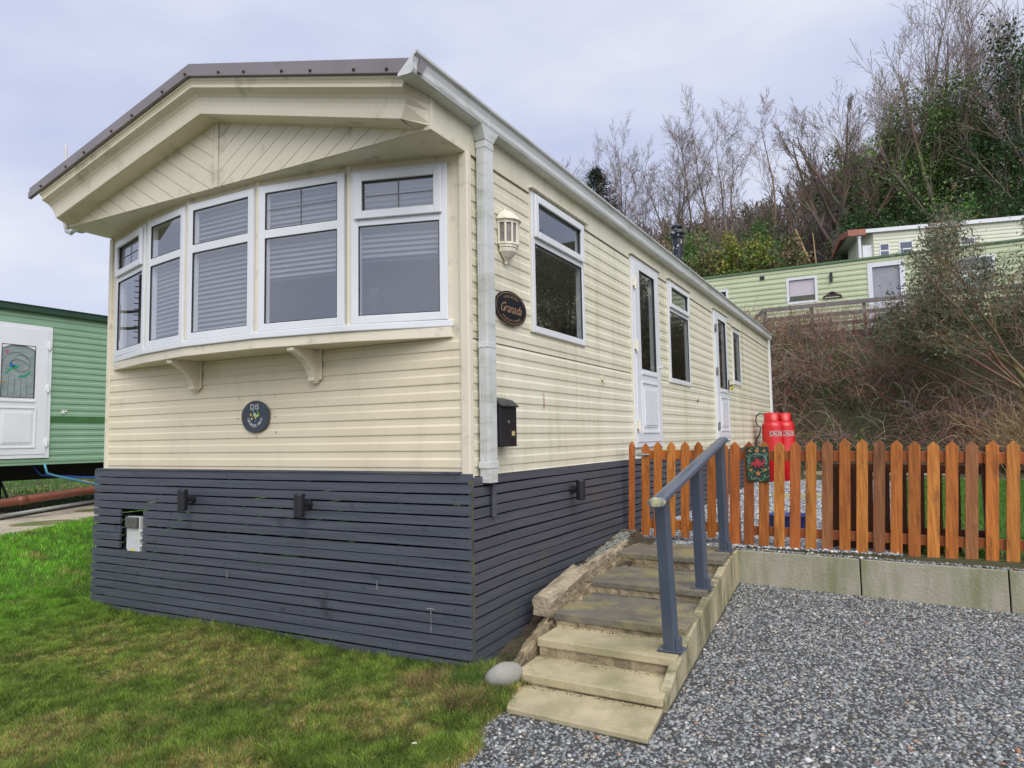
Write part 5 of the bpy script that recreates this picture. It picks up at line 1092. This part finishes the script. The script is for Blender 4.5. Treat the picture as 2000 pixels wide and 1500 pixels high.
def grow(S, p, d, L_, r, lvl, R, cfg, tips=None, wood=None):
    nseg = cfg['seg'][lvl]; p = Vector(p); d = Vector(d).normalized(); sl = L_/nseg; rr = r
    for i in range(nseg):
        d = (d+Vector((R.gauss(0, 1), R.gauss(0, 1), R.gauss(0, 1)))*cfg['wig'][lvl]+Vector((0, 0, cfg['up'][lvl]))).normalized()
        q = p+d*sl; r1 = max(cfg['rmin'], r*(1-(i+1)/nseg*cfg['tap'][lvl])); S.add(p, q, rr, r1, tuple(c*R.uniform(.8, 1.2) for c in cfg['col'][min(lvl, len(cfg['col'])-1)]))
        if wood is not None and lvl <= 1: wood.append((tuple(q), lvl, rr))
        if lvl+1 < len(cfg['seg']):
            f0 = (i+1)/nseg
            if f0 >= cfg['start'][lvl]:
                k = cfg['n'][lvl]; k = int(k)+(R.random() < k-int(k))
                for _ in range(k):
                    a = R.uniform(0, 6.283); an = math.radians(cfg['ang'][lvl]*R.uniform(.6, 1.25))
                    s_ = d.orthogonal().normalized(); s_ = Matrix.Rotation(a, 3, d) @ s_; nd = d*math.cos(an)+s_*math.sin(an)
                    grow(S, q, nd, L_*cfg['ratio'][lvl]*R.uniform(.6, 1.1)*(1.15-.45*f0), max(cfg['rmin'], r1*cfg.get('cr', .42)), lvl+1, R, cfg, tips, wood)
        elif tips is not None: tips.append(tuple(q))
        p, rr = q, r1
def leaves(name, P, size, asp, col, mt, loc=(0, 0, 0), parent=None, droop=.3):
    n = len(P); d = rng.normal(0, 1, (n, 3)); d[:, 2] -= droop; d /= np.linalg.norm(d, axis=1)[:, None]; ref = rng.normal(0, 1, (n, 3)); s_ = np.cross(d, ref); s_ /= np.linalg.norm(s_, axis=1)[:, None]; nn_ = np.cross(d, s_)
    L_ = size[:, None]; w_ = L_*asp
    V = np.stack([P, P+d*L_*.45+s_*w_*.5+nn_*L_*.06, P+d*L_+nn_*L_*-.08, P+d*L_*.45-s_*w_*.5+nn_*L_*.06], 1).reshape(-1, 3)
    F = (np.array([(0, 1, 2), (0, 2, 3)])[None]+4*np.arange(n)[:, None, None]).reshape(-1, 3)
    return npobj(name, V, F, mt, np.repeat(col, 4, 0), loc=loc, parent=parent)
CT = [(.25, .20, .155), (.27, .21, .17), (.29, .225, .185), (.29, .23, .19), (.3, .235, .2)]
def baretree(loc, seed, ht, cfg, label, group='bare trees on the hillside', name='bare_tree', r0=None, lean=(0, 0), forks=1, leafspec=None, spread=.25):
    R = random.Random(seed); S = Seg(); wood = []
    t = thing(name, loc, label, 'tree', group)
    for k in range(forks):
        a = R.uniform(0, 6.28); d = (lean[0]+spread*math.cos(a)*(forks > 1), lean[1]+spread*math.sin(a)*(forks > 1), 1)
        grow(S, Vector(loc)-Vector((0, 0, .2)), d, ht*cfg.get('tr', .8)*R.uniform(.85, 1.05), r0 or ht*.012, 0, R, cfg, None, wood)
    A, Bb, R_, C = S.arr(); big = R_[:, 0] > (r0 or ht*.012)*.45
    segobj('trunk', A[big], Bb[big], R_[big], C[big], m_twig, 6, loc, t); segobj('branches', A[~big], Bb[~big], R_[~big], C[~big], m_twig, 3, loc, t)
    if leafspec:
        W = np.array([w_[0] for w_ in wood]); zf = (W[:, 2]-loc[2])/ht; hi = leafspec['hi']; k = (zf < hi*rng.uniform(.7, 1.1, len(W))) & (zf > leafspec.get('lo', 0)); W = W[k]
        n = leafspec['n']; c0 = W[rng.integers(0, len(W), n//40)]; c0 = c0+rng.normal(0, leafspec['sp'], c0.shape)
        P = np.repeat(c0, 40, 0)+rng.normal(0, leafspec['cl'], (len(c0)*40, 3)); n = len(P)
        P[:, 2] = np.maximum(P[:, 2], loc[2])
        cc = np.repeat(rng.uniform(.55, 1.3, (len(c0), 1)), 40, 0); col = np.array(leafspec['col'])[rng.integers(0, len(leafspec['col']), n)]*cc*rng.uniform(.7, 1.3, (n, 1))
        leaves('ivy', P, rng.uniform(.6, 1.3, n)*leafspec['s'], .8, col, m_leaf, loc, t)
    return t
cfgT = dict(seg=[10, 6, 5, 4], wig=[.05, .08, .11, .15], up=[.03, .045, .03, .02], tap=[.85, .85, .8, .6], rmin=.007, start=[.3, .2, .2, 0], n=[2.0, 1.6, 1.5, 0], ang=[36, 34, 38, 40], ratio=[.42, .5, .5, .5], col=CT, tr=.95)
cfgB = dict(cr=.56, seg=[5, 8, 6, 5, 4], wig=[.04, .05, .08, .11, .15], up=[.0, .10, .05, .03, .02], tap=[.35, .8, .8, .7, .5], rmin=.007, start=[.4, .25, .2, .2, 0], n=[3.4, 1.6, 1.5, 1.2, 0], ang=[42, 27, 32, 36, 38], ratio=[1.55, .40, .48, .5, .5], col=[(.17, .125, .09)]*2+[(.22, .165, .13)]*3, tr=.45)
cfgI = dict(seg=[9, 7, 5, 4], wig=[.05, .09, .12, .15], up=[.05, .07, .04, .02], tap=[.8, .8, .8, .6], rmin=.007, start=[.3, .25, .2, 0], n=[1.9, 1.5, 1.4, 0], ang=[26, 28, 32, 35], ratio=[.45, .5, .5, .5], col=CT, tr=.95)
for i, (px_, y, ht, sd, fk, lab) in enumerate([(-17.9, 45, 10.0, 1, 2, 'leftmost bare tree, fanning out thinly just above the cream caravan gutter'), (-14.8, 45, 8.8, 2, 2, 'bare tree with two stems right of the dark conifer'),
        (-12.6, 45, 7.6, 3, 1, 'thin slanting bare tree between two taller forked ones'), (-10.9, 45.5, 10.3, 4, 3, 'tall many-stemmed bare tree above the blue flue'), (-9.3, 46, 9.6, 5, 1, 'slender straight bare tree just right of the many-stemmed one'),
        (-8.0, 45, 10.6, 6, 1, 'tallest straight bare tree in the middle of the skyline row'), (-6.5, 44.5, 9.4, 7, 2, 'forked bare tree with thick dark fork at the right of the skyline row'), (-4.0, 44, 9.4, 8, 1, 'bare tree close to the left of the broad fan-shaped tree'), (1.0, 47, 7.8, 9, 2, 'small bare tree on the hilltop behind the broad fan-shaped tree')]):
    baretree((px_, y, h(px_, y)), sd, ht, cfgT, lab, forks=fk, spread=.16)
baretree((-.15, 34.5, h(-.15, 34.5)), 24, 11.3, cfgB, 'broad fan-shaped bare tree with a stout trunk above the highest caravan', None, r0=.36)
G1 = [(.12, .23, .055), (.18, .30, .075), (.08, .14, .045), (.26, .37, .10)]
for (x_, y_, ht, sd, hi, nl, lab) in ((3.0, 35.5, 11.5, 31, .62, 7500, 'ivy-clad tree with a dark columnar trunk, left of the ivy group'), (4.3, 36.5, 14.0, 32, .60, 9000, 'tallest ivy-clad tree with bare top branches reaching the frame edge'), (5.4, 35, 12.0, 33, .66, 8000, 'ivy-clad tree in the middle right of the ivy group'), (6.7, 36, 12.5, 34, .6, 6500, 'ivy-clad tree near the right frame edge')):
    baretree((x_, y_, h(x_, y_)), sd, ht, cfgI, lab, 'ivy-clad trees on the right skyline', 'ivy_clad_tree', r0=.16, forks=3, spread=.22, leafspec=dict(hi=hi+.12, n=int(nl*1.2), sp=.22, cl=.24, s=.13, col=G1))
baretree((8.3, 34, h(8.3, 34)), 41, 10.5, cfgI, 'dense green ivy-covered tree cut by the right frame edge', 'ivy-clad trees on the right skyline', 'ivy_clad_tree', r0=.15, forks=3, spread=.2, leafspec=dict(hi=1.1, n=9000, sp=.3, cl=.28, s=.13, col=[(.03, .09, .03), (.05, .12, .03)]))
for (x_, y_, ht, sd, lab) in ((-5.6, 38.5, 4.8, 51, 'small green ivy-wrapped tree above the flue'), (-4.1, 38, 5.2, 52, 'green ivy-wrapped tree between the flue and the broad bare tree'), (-8.6, 41, 4.8, 53, 'olive green ivy-wrapped stump left of the flue')):
    baretree((x_, y_, h(x_, y_)), sd, ht, cfgI, lab, 'small ivy-wrapped trees on the slope', 'ivy_clad_tree', r0=.11, forks=2, leafspec=dict(hi=.9, n=3600, sp=.28, cl=.26, s=.11, col=[(.13, .25, .05), (.10, .2, .04), (.17, .22, .06)]))
def bush(x, y, rx, rz, n, size, cols, label, name='bush', group='undergrowth bushes below the trees', asp=.6, stems=14, seed=0, ry=None, stemcol=(.12, .09, .06)):
    R = random.Random(seed+int(x*10)); z = h(x, y); t = thing(name, (x, y, z), label, 'bush', group); S = Seg(); cl = []
    ry = ry or rx
    for _ in range(stems*3):
        a = R.uniform(0, 6.28); e_ = R.uniform(.1, 1); q = Vector((x+math.cos(a)*rx*e_*.9, y+math.sin(a)*ry*e_*.9, z+rz*R.uniform(.25, 1)*(1.1-.5*e_*e_)))
        p = Vector((x+math.cos(a)*rx*.25*e_, y+math.sin(a)*ry*.25*e_, z-.1)); mid = p.lerp(q, .5)+Vector((R.gauss(0, .08)*rx, R.gauss(0, .08)*rx, .12*rz))
        S.add(p, mid, .02, .013, stemcol); S.add(mid, q, .013, .006, stemcol); cl += [q, q, mid.lerp(q, .5)]
    A, Bb, R_, C = S.arr(); segobj('stems', A, Bb, R_, C, m_twig, 3, (x, y, z), t)
    c0 = np.array([tuple(c) for c in cl]); c0 = c0[rng.integers(0, len(c0), n//24)]+rng.normal(0, .10*rx, (n//24, 3)); P = np.repeat(c0, 24, 0)+rng.normal(0, .11*rx, (len(c0)*24, 3)); P[:, 2] = np.maximum(P[:, 2], z-.05); k = len(P)
    cc = np.repeat(np.array(cols)[rng.integers(0, len(cols), len(c0))]*rng.uniform(.6, 1.3, (len(c0), 1)), 24, 0); leaves('foliage', P, rng.uniform(.6, 1.2, k)*size, asp, cc*rng.uniform(.7, 1.3, (k, 1)), m_leaf, (x, y, z), t); return t
YG = [(.26, .31, .05), (.34, .31, .06), (.16, .25, .05)]; DG = [(.05, .11, .035), (.075, .15, .04)]; MG = [(.08, .20, .04), (.12, .26, .05)]; BR_ = [(.26, .19, .10), (.2, .17, .08), (.17, .2, .06)]
for (x_, y_, rx, rz, n, c, lab) in ((-5.6, 31, 1.6, 3.3, 3000, BR_, 'brown-green bush just above the cream caravan gutter'), (-4.3, 31, 1.2, 3.2, 3200, YG, 'bright yellow-green bush above the pale green caravan roof'), (-2.9, 31.5, 1.3, 3.1, 3200, YG, 'second yellow-green bush, near the broad bare tree'), (-1.6, 31, 1.2, 2.9, 2600, BR_, 'brownish bush beneath the snapped branches'),
        (-6.5, 34, 1.6, 4.6, 4200, MG, 'green bush above the yellow ones on the left'), (-3.2, 34, 1.7, 4.8, 4600, MG, 'glossy green laurel left of the stout trunk'), (-1.9, 34, 1.2, 3.2, 3000, DG, 'dark laurel at the foot of the broad bare tree'), (1.2, 34, 1.7, 4.4, 4200, DG, 'dark evergreen bush behind the salmon roof edge'), (3.2, 34, 1.9, 4.8, 5000, DG, 'dark evergreen bush behind the highest caravan roof'), (5.4, 33.8, 2.0, 4.4, 5000, MG, 'green evergreen bush under the ivy trees'), (7.6, 33.5, 1.8, 4.2, 4200, DG, 'dark evergreen bush right of the highest caravan'), (-7.8, 32, 1.5, 3.4, 2600, BR_, 'drab brown bush by the flue')):
    bush(x_, y_, rx, rz, n, .16, c, lab)
# snapped pale branches
t = thing('fallen_branch', (-.9, 31.5, h(-.9, 31.5)), 'pale snapped branch sticking up beside the salmon roof edge', 'branch')
S = Seg(); z_ = h(-.9, 31.5); p = [(-.1, 31.3, z_+1.1), (-.75, 31.4, z_+1.9), (-1.3, 31.5, z_+3.6)]
for a, b in zip(p, p[1:]): S.add(a, b, .07, .045, (.42, .28, .15))
S.add((-.45, 31.35, z_+1.4), (-.55, 31.4, z_+3.3), .05, .02, (.42, .28, .15)); A, Bb, R_, C = S.arr(); segobj('broken_limb', A, Bb, R_, C, m_twig, 6, (-.9, 31.5, z_), t)
# conifer
x_, y_ = -10.7, 30; z_ = h(x_, y_); t = thing('conifer', (x_, y_, z_), 'dark conifer peeping over the cream caravan gutter', 'tree'); S = Seg(); S.add((x_, y_, z_), (x_, y_, z_+7.9), .14, .02, (.1, .07, .05)); P = []
for k in range(420):
    f0 = random.random()**.8; a = random.uniform(0, 6.28); L_ = 2.5*(1-f0)**.62+.05; zz_ = z_+.4+7.3*f0; e = Vector((x_+L_*math.cos(a), y_+L_*math.sin(a), zz_+.25*L_)); s0 = Vector((x_, y_, zz_)); S.add(s0, e, .02, .006, (.1, .07, .05))
    for j in range(34): u_ = random.uniform(.25, 1.05); q = s0.lerp(e, u_); P.append((q.x+random.gauss(0, .09), q.y+random.gauss(0, .09), q.z+random.gauss(0, .08)))
A, Bb, R_, C = S.arr(); segobj('trunk', A, Bb, R_, C, m_twig, 4, (x_, y_, z_), t); P = np.array(P); n = len(P); right = (P[:, 0] > x_+.35)[:, None]
leaves('foliage', P, rng.uniform(.08, .16, n), .35, np.where(right & (rng.random((n, 1)) < .5), np.array([[.14, .07, .035]]), np.array([[.022, .042, .020]]))*rng.uniform(.6, 1.3, (n, 1)), m_leaf, (x_, y_, z_), t)
# hillside brushwood
protos = []
cfgS = dict(seg=[5, 4, 3], wig=[.08, .14, .2], up=[.05, .1, .05], tap=[.8, .8, .5], rmin=.010, start=[.3, .3, 0], n=[2.4, 1.6, 0], ang=[28, 32, 35], ratio=[.5, .5, .5], col=[(1, 1, 1)], tr=1)
for sd in range(7):
    S = Seg(); grow(S, (0, 0, 0), (0, 0, 1), 1.0, .012, 0, random.Random(sd+100), cfgS); protos.append(S.arr())
AA, BB, RR, CC = [], [], [], []
for i in range(1500):
    y = 35+22*random.random()**.8; x = random.uniform(-.62*y-2, min(12, 1+.16*y)); ht = random.uniform(1.5, 3.1); z = h(x, y)-.1; A, Bb, R_, C = protos[i % 7]; a = random.uniform(0, 6.28); c, s = math.cos(a), math.sin(a)
    Rm = np.array([[c, -s, 0], [s, c, 0], [0, 0, 1]])*ht; AA.append(A@Rm.T+(x, y, z)); BB.append(Bb@Rm.T+(x, y, z)); RR.append(np.maximum(R_*ht*.8, .011)); cl = random.choice([(.22, .185, .165), (.19, .16, .145), (.24, .19, .15), (.26, .17, .115), (.17, .16, .11)]); CC.append(np.tile(cl, (len(A), 1))*random.uniform(.7, 1.25))
o = segobj('brushwood', np.concatenate(AA), np.concatenate(BB), np.concatenate(RR), np.concatenate(CC), m_twig, 3); setp(o, 'grey-brown leafless brushwood covering the hillside', 'woodland', None, 'stuff')
n = 16000; P = np.stack([rng.uniform(-32, 10, n), rng.uniform(34, 58, n), np.zeros(n)], 1); P[:, 2] = H(P[:, 0], P[:, 1])+rng.uniform(0, 1.3, n); cn = vnoise(P[:, 0]+100, P[:, 1], .35, 9); P = P[cn > .48]; n = len(P)
setp(leaves('hill_ivy', P, rng.uniform(.15, .35, n), .8, np.array([(.09, .15, .05), (.14, .13, .07), (.18, .13, .08)])[rng.integers(0, 3, n)]*rng.uniform(.6, 1.3, (n, 1)), m_leaf), 'low ivy and leaf litter under the hillside brushwood', 'undergrowth', None, 'stuff')
# brambles on the bank
S = Seg(); R = random.Random(77)
cxs = [(R.uniform(-1.5, 8), R.uniform(13.4, 17.2)) for _ in range(75)]
for i in range(4700):
    q_ = R.choice(cxs); x = q_[0]+R.gauss(0, .30); y = min(17.4, max(13.3, q_[1]+R.gauss(0, .28))); z = h(x, y); top = (y > 15.8); L_ = R.uniform(.6, 1.6) if not top else R.uniform(.35, .85); a = R.gauss(-1.57, 1.1); up_ = R.uniform(.5, 1.3)+(1.2 if top else 0)
    v = Vector((math.cos(a)*.6, math.sin(a)*.8, up_)).normalized(); p = Vector((x, y, z)); k = 7; sl = L_/k*1.25
    base = R.choice([(.40, .22, .15), (.31, .18, .13), (.38, .27, .20), (.17, .12, .10), (.48, .38, .29)]) if x < 5.8 else R.choice([(.36, .25, .14), (.28, .19, .11), (.2, .13, .08)])
    c = tuple(q*R.uniform(.7, 1.3) for q in base); rr = R.uniform(.003, .0075)
    for j in range(k):
        q = p+v*sl; S.add(p, q, rr*(1-j*.09), rr*(1-(j+1)*.09), c)
        if j > 1 and R.random() < .5:
            w_ = Vector((R.gauss(0, .5), R.gauss(0, .5), R.gauss(.1, .5))).normalized(); S.add(q, q+w_*R.uniform(.12, .35), rr*.6, rr*.3, c)
        p = q; v = (v+Vector((R.gauss(0, .13), R.gauss(0, .13), (-.06 if top else -.30)+R.gauss(0, .08)))).normalized()
A, Bb, R_, C = S.arr(); o = segobj('brambles', A, Bb, R_, C, m_twig, 3); setp(o, 'tangle of reddish brown leafless bramble stems covering the bank', 'brambles', None, 'stuff')
n = 15000; P = np.stack([rng.uniform(-1.5, 8, n), rng.uniform(13.2, 17.3, n), np.zeros(n)], 1); P[:, 2] = H(P[:, 0], P[:, 1])+np.abs(rng.normal(0, .28, n))+.05; cn = vnoise(P[:, 0]+50, P[:, 1]*1.4, .8, 4); k = (cn > .6) | ((P[:, 0] < 1.6) & (P[:, 1] > 14.6) & (P[:, 1] < 15.9) & (rng.random(n) < .9)); P = P[k]; n = len(P)
setp(leaves('bank_leaves', P, rng.uniform(.05, .10, n), .7, np.array([(.09, .19, .04), (.16, .22, .05), (.2, .12, .06), (.12, .18, .05)])[rng.integers(0, 4, n)]*rng.uniform(.6, 1.2, (n, 1)), m_leaf), 'scattered ivy and dead leaves among the brambles on the bank', 'undergrowth', None, 'stuff')
# dry bush right
t = thing('dry_bush', (4.75, 13.2, h(4.75, 13.2)), 'pale tan twiggy dry bush at the right above the fence tips', 'bush'); S = Seg(); R = random.Random(5); o_ = Vector((4.9, 13.1, h(4.75, 13.2)))
for i in range(430):
    a = R.uniform(0, 6.28); v = Vector((math.cos(a)*R.uniform(.2, .8), math.sin(a)*.5, R.uniform(.5, 1.2))).normalized(); p = o_+Vector((R.gauss(0, .3), R.gauss(0, .25), 0)); L_ = R.uniform(.9, 1.7); c = R.choice([(.42, .29, .16), (.32, .22, .12), (.5, .36, .2)])
    for j in range(6):
        q = p+v*L_/6; S.add(p, q, .005, .004, c); p = q; v = (v+Vector((R.gauss(0, .2), R.gauss(0, .2), R.gauss(-.08, .2)))).normalized()
        if R.random() < .7: w_ = (v+Vector((R.gauss(0, .6), R.gauss(0, .6), R.gauss(0, .6)))).normalized(); S.add(q, q+w_*R.uniform(.1, .3), .0035, .002, c)
A, Bb, R_, C = S.arr(); segobj('twigs', A, Bb, R_, C, m_twig, 3, tuple(o_), t)
# big grey-green shrub arching in from the right
sx_, sy_ = 5.3, 14.2; sz_ = h(sx_, sy_); t = thing('shrub', (sx_, sy_, sz_), 'large loose grey-green leaved shrub arching over the bank from the right', 'shrub'); R = random.Random(12); S = Seg(); tips = []
cfgV = dict(seg=[8, 6, 4, 3], wig=[.1, .16, .22, .25], up=[-.02, -.01, .0, -.03], tap=[.75, .8, .8, .5], rmin=.004, start=[.3, .25, .2, 0], n=[1.7, 1.6, 1.5, 0], ang=[42, 45, 45, 45], ratio=[.48, .5, .5, .5], col=[(.24, .17, .11), (.26, .19, .12), (.3, .22, .13)])
for dx, dz, L_ in ((-.95, .75, 3.6), (-.75, .85, 4.2), (-.5, 1.1, 4.3), (-.2, 1.2, 4.5), (-1.0, .55, 3.3), (.2, 1.2, 4.2), (-.7, 1.0, 4.4), (.5, .9, 4), (-.35, .6, 3.4), (-.6, .5, 3.2), (.1, .8, 4.0), (-.4, 1.3, 4.8)):
    grow(S, (sx_+R.gauss(0, .25), sy_+R.gauss(0, .25), sz_+.2), (dx, R.gauss(-.15, .25), dz), L_, .045, 0, R, cfgV, tips)
A, Bb, R_, C = S.arr(); okf = lambda Q: (Q[:, 2] > 1.75+.9*np.clip(3.3-Q[:, 0], 0, 3)*.5) & (Q[:, 0] > 2.15+.62*np.clip(Q[:, 2]-2.7, 0, 9))
k = okf(Bb) | (R_[:, 0] > .022) & (Bb[:, 0] > 2.6); segobj('branches', A[k], Bb[k], R_[k], C[k], m_twig, 4, (sx_, sy_, sz_), t)
P = np.array(tips); P = P[okf(P)]; P = P[rng.integers(0, len(P), 17000)]+rng.normal(0, .10, (17000, 3)); n = len(P); cc = np.array([(.12, .16, .085), (.16, .19, .115), (.26, .29, .20), (.08, .12, .055), (.30, .20, .12)])[rng.choice(5, n, p=[.32, .25, .17, .2, .06])]
leaves('foliage', P, rng.uniform(.06, .125, n), .30, cc*rng.uniform(.6, 1.3, (n, 1)), m_leaf, (sx_, sy_, sz_), t, droop=.5)
# second rusty shrub behind right
bush(6.4, 15.8, 1.3, 3.4, 5200, .09, [(.07, .10, .05), (.13, .14, .08), (.16, .11, .06)], 'taller mixed green and russet shrub behind the big shrub at the right edge', name='shrub', group=None, asp=.35, stems=22)
bush(7.3, 13.6, 1.2, 3.0, 4200, .09, [(.09, .13, .05), (.06, .1, .04)], 'green shrub cut by the right frame edge above the bank', name='shrub', group=None, asp=.35, stems=20)
# plant pot on the sill inside
t = thing('plant_pot', (-.66, -.06, .975), 'small grey flower pot standing inside the right bay window', 'flower pot'); m = M(); m.lathe([(0, .975), (.045, .975), (.065, 1.12), (.07, 1.12), (.072, 1.145), (.06, 1.145), (.0, 1.12)], c=(-.66, -.085, .03), n=20); obj('pot', m, mat('grey_pot', (.008, .009, .012), None, .5), t, smooth=False)
m = M(); R = random.Random(1)
for i in range(14):
    a = R.uniform(0, 6.28); m.tube([(-.66, -.085, 1.17), (-.66+.03*math.cos(a), -.085+.03*math.sin(a), 1.21+R.random()*.02)], .004, 4, c=(.08, .16, .05))
obj('plant', m, m_twig, t)
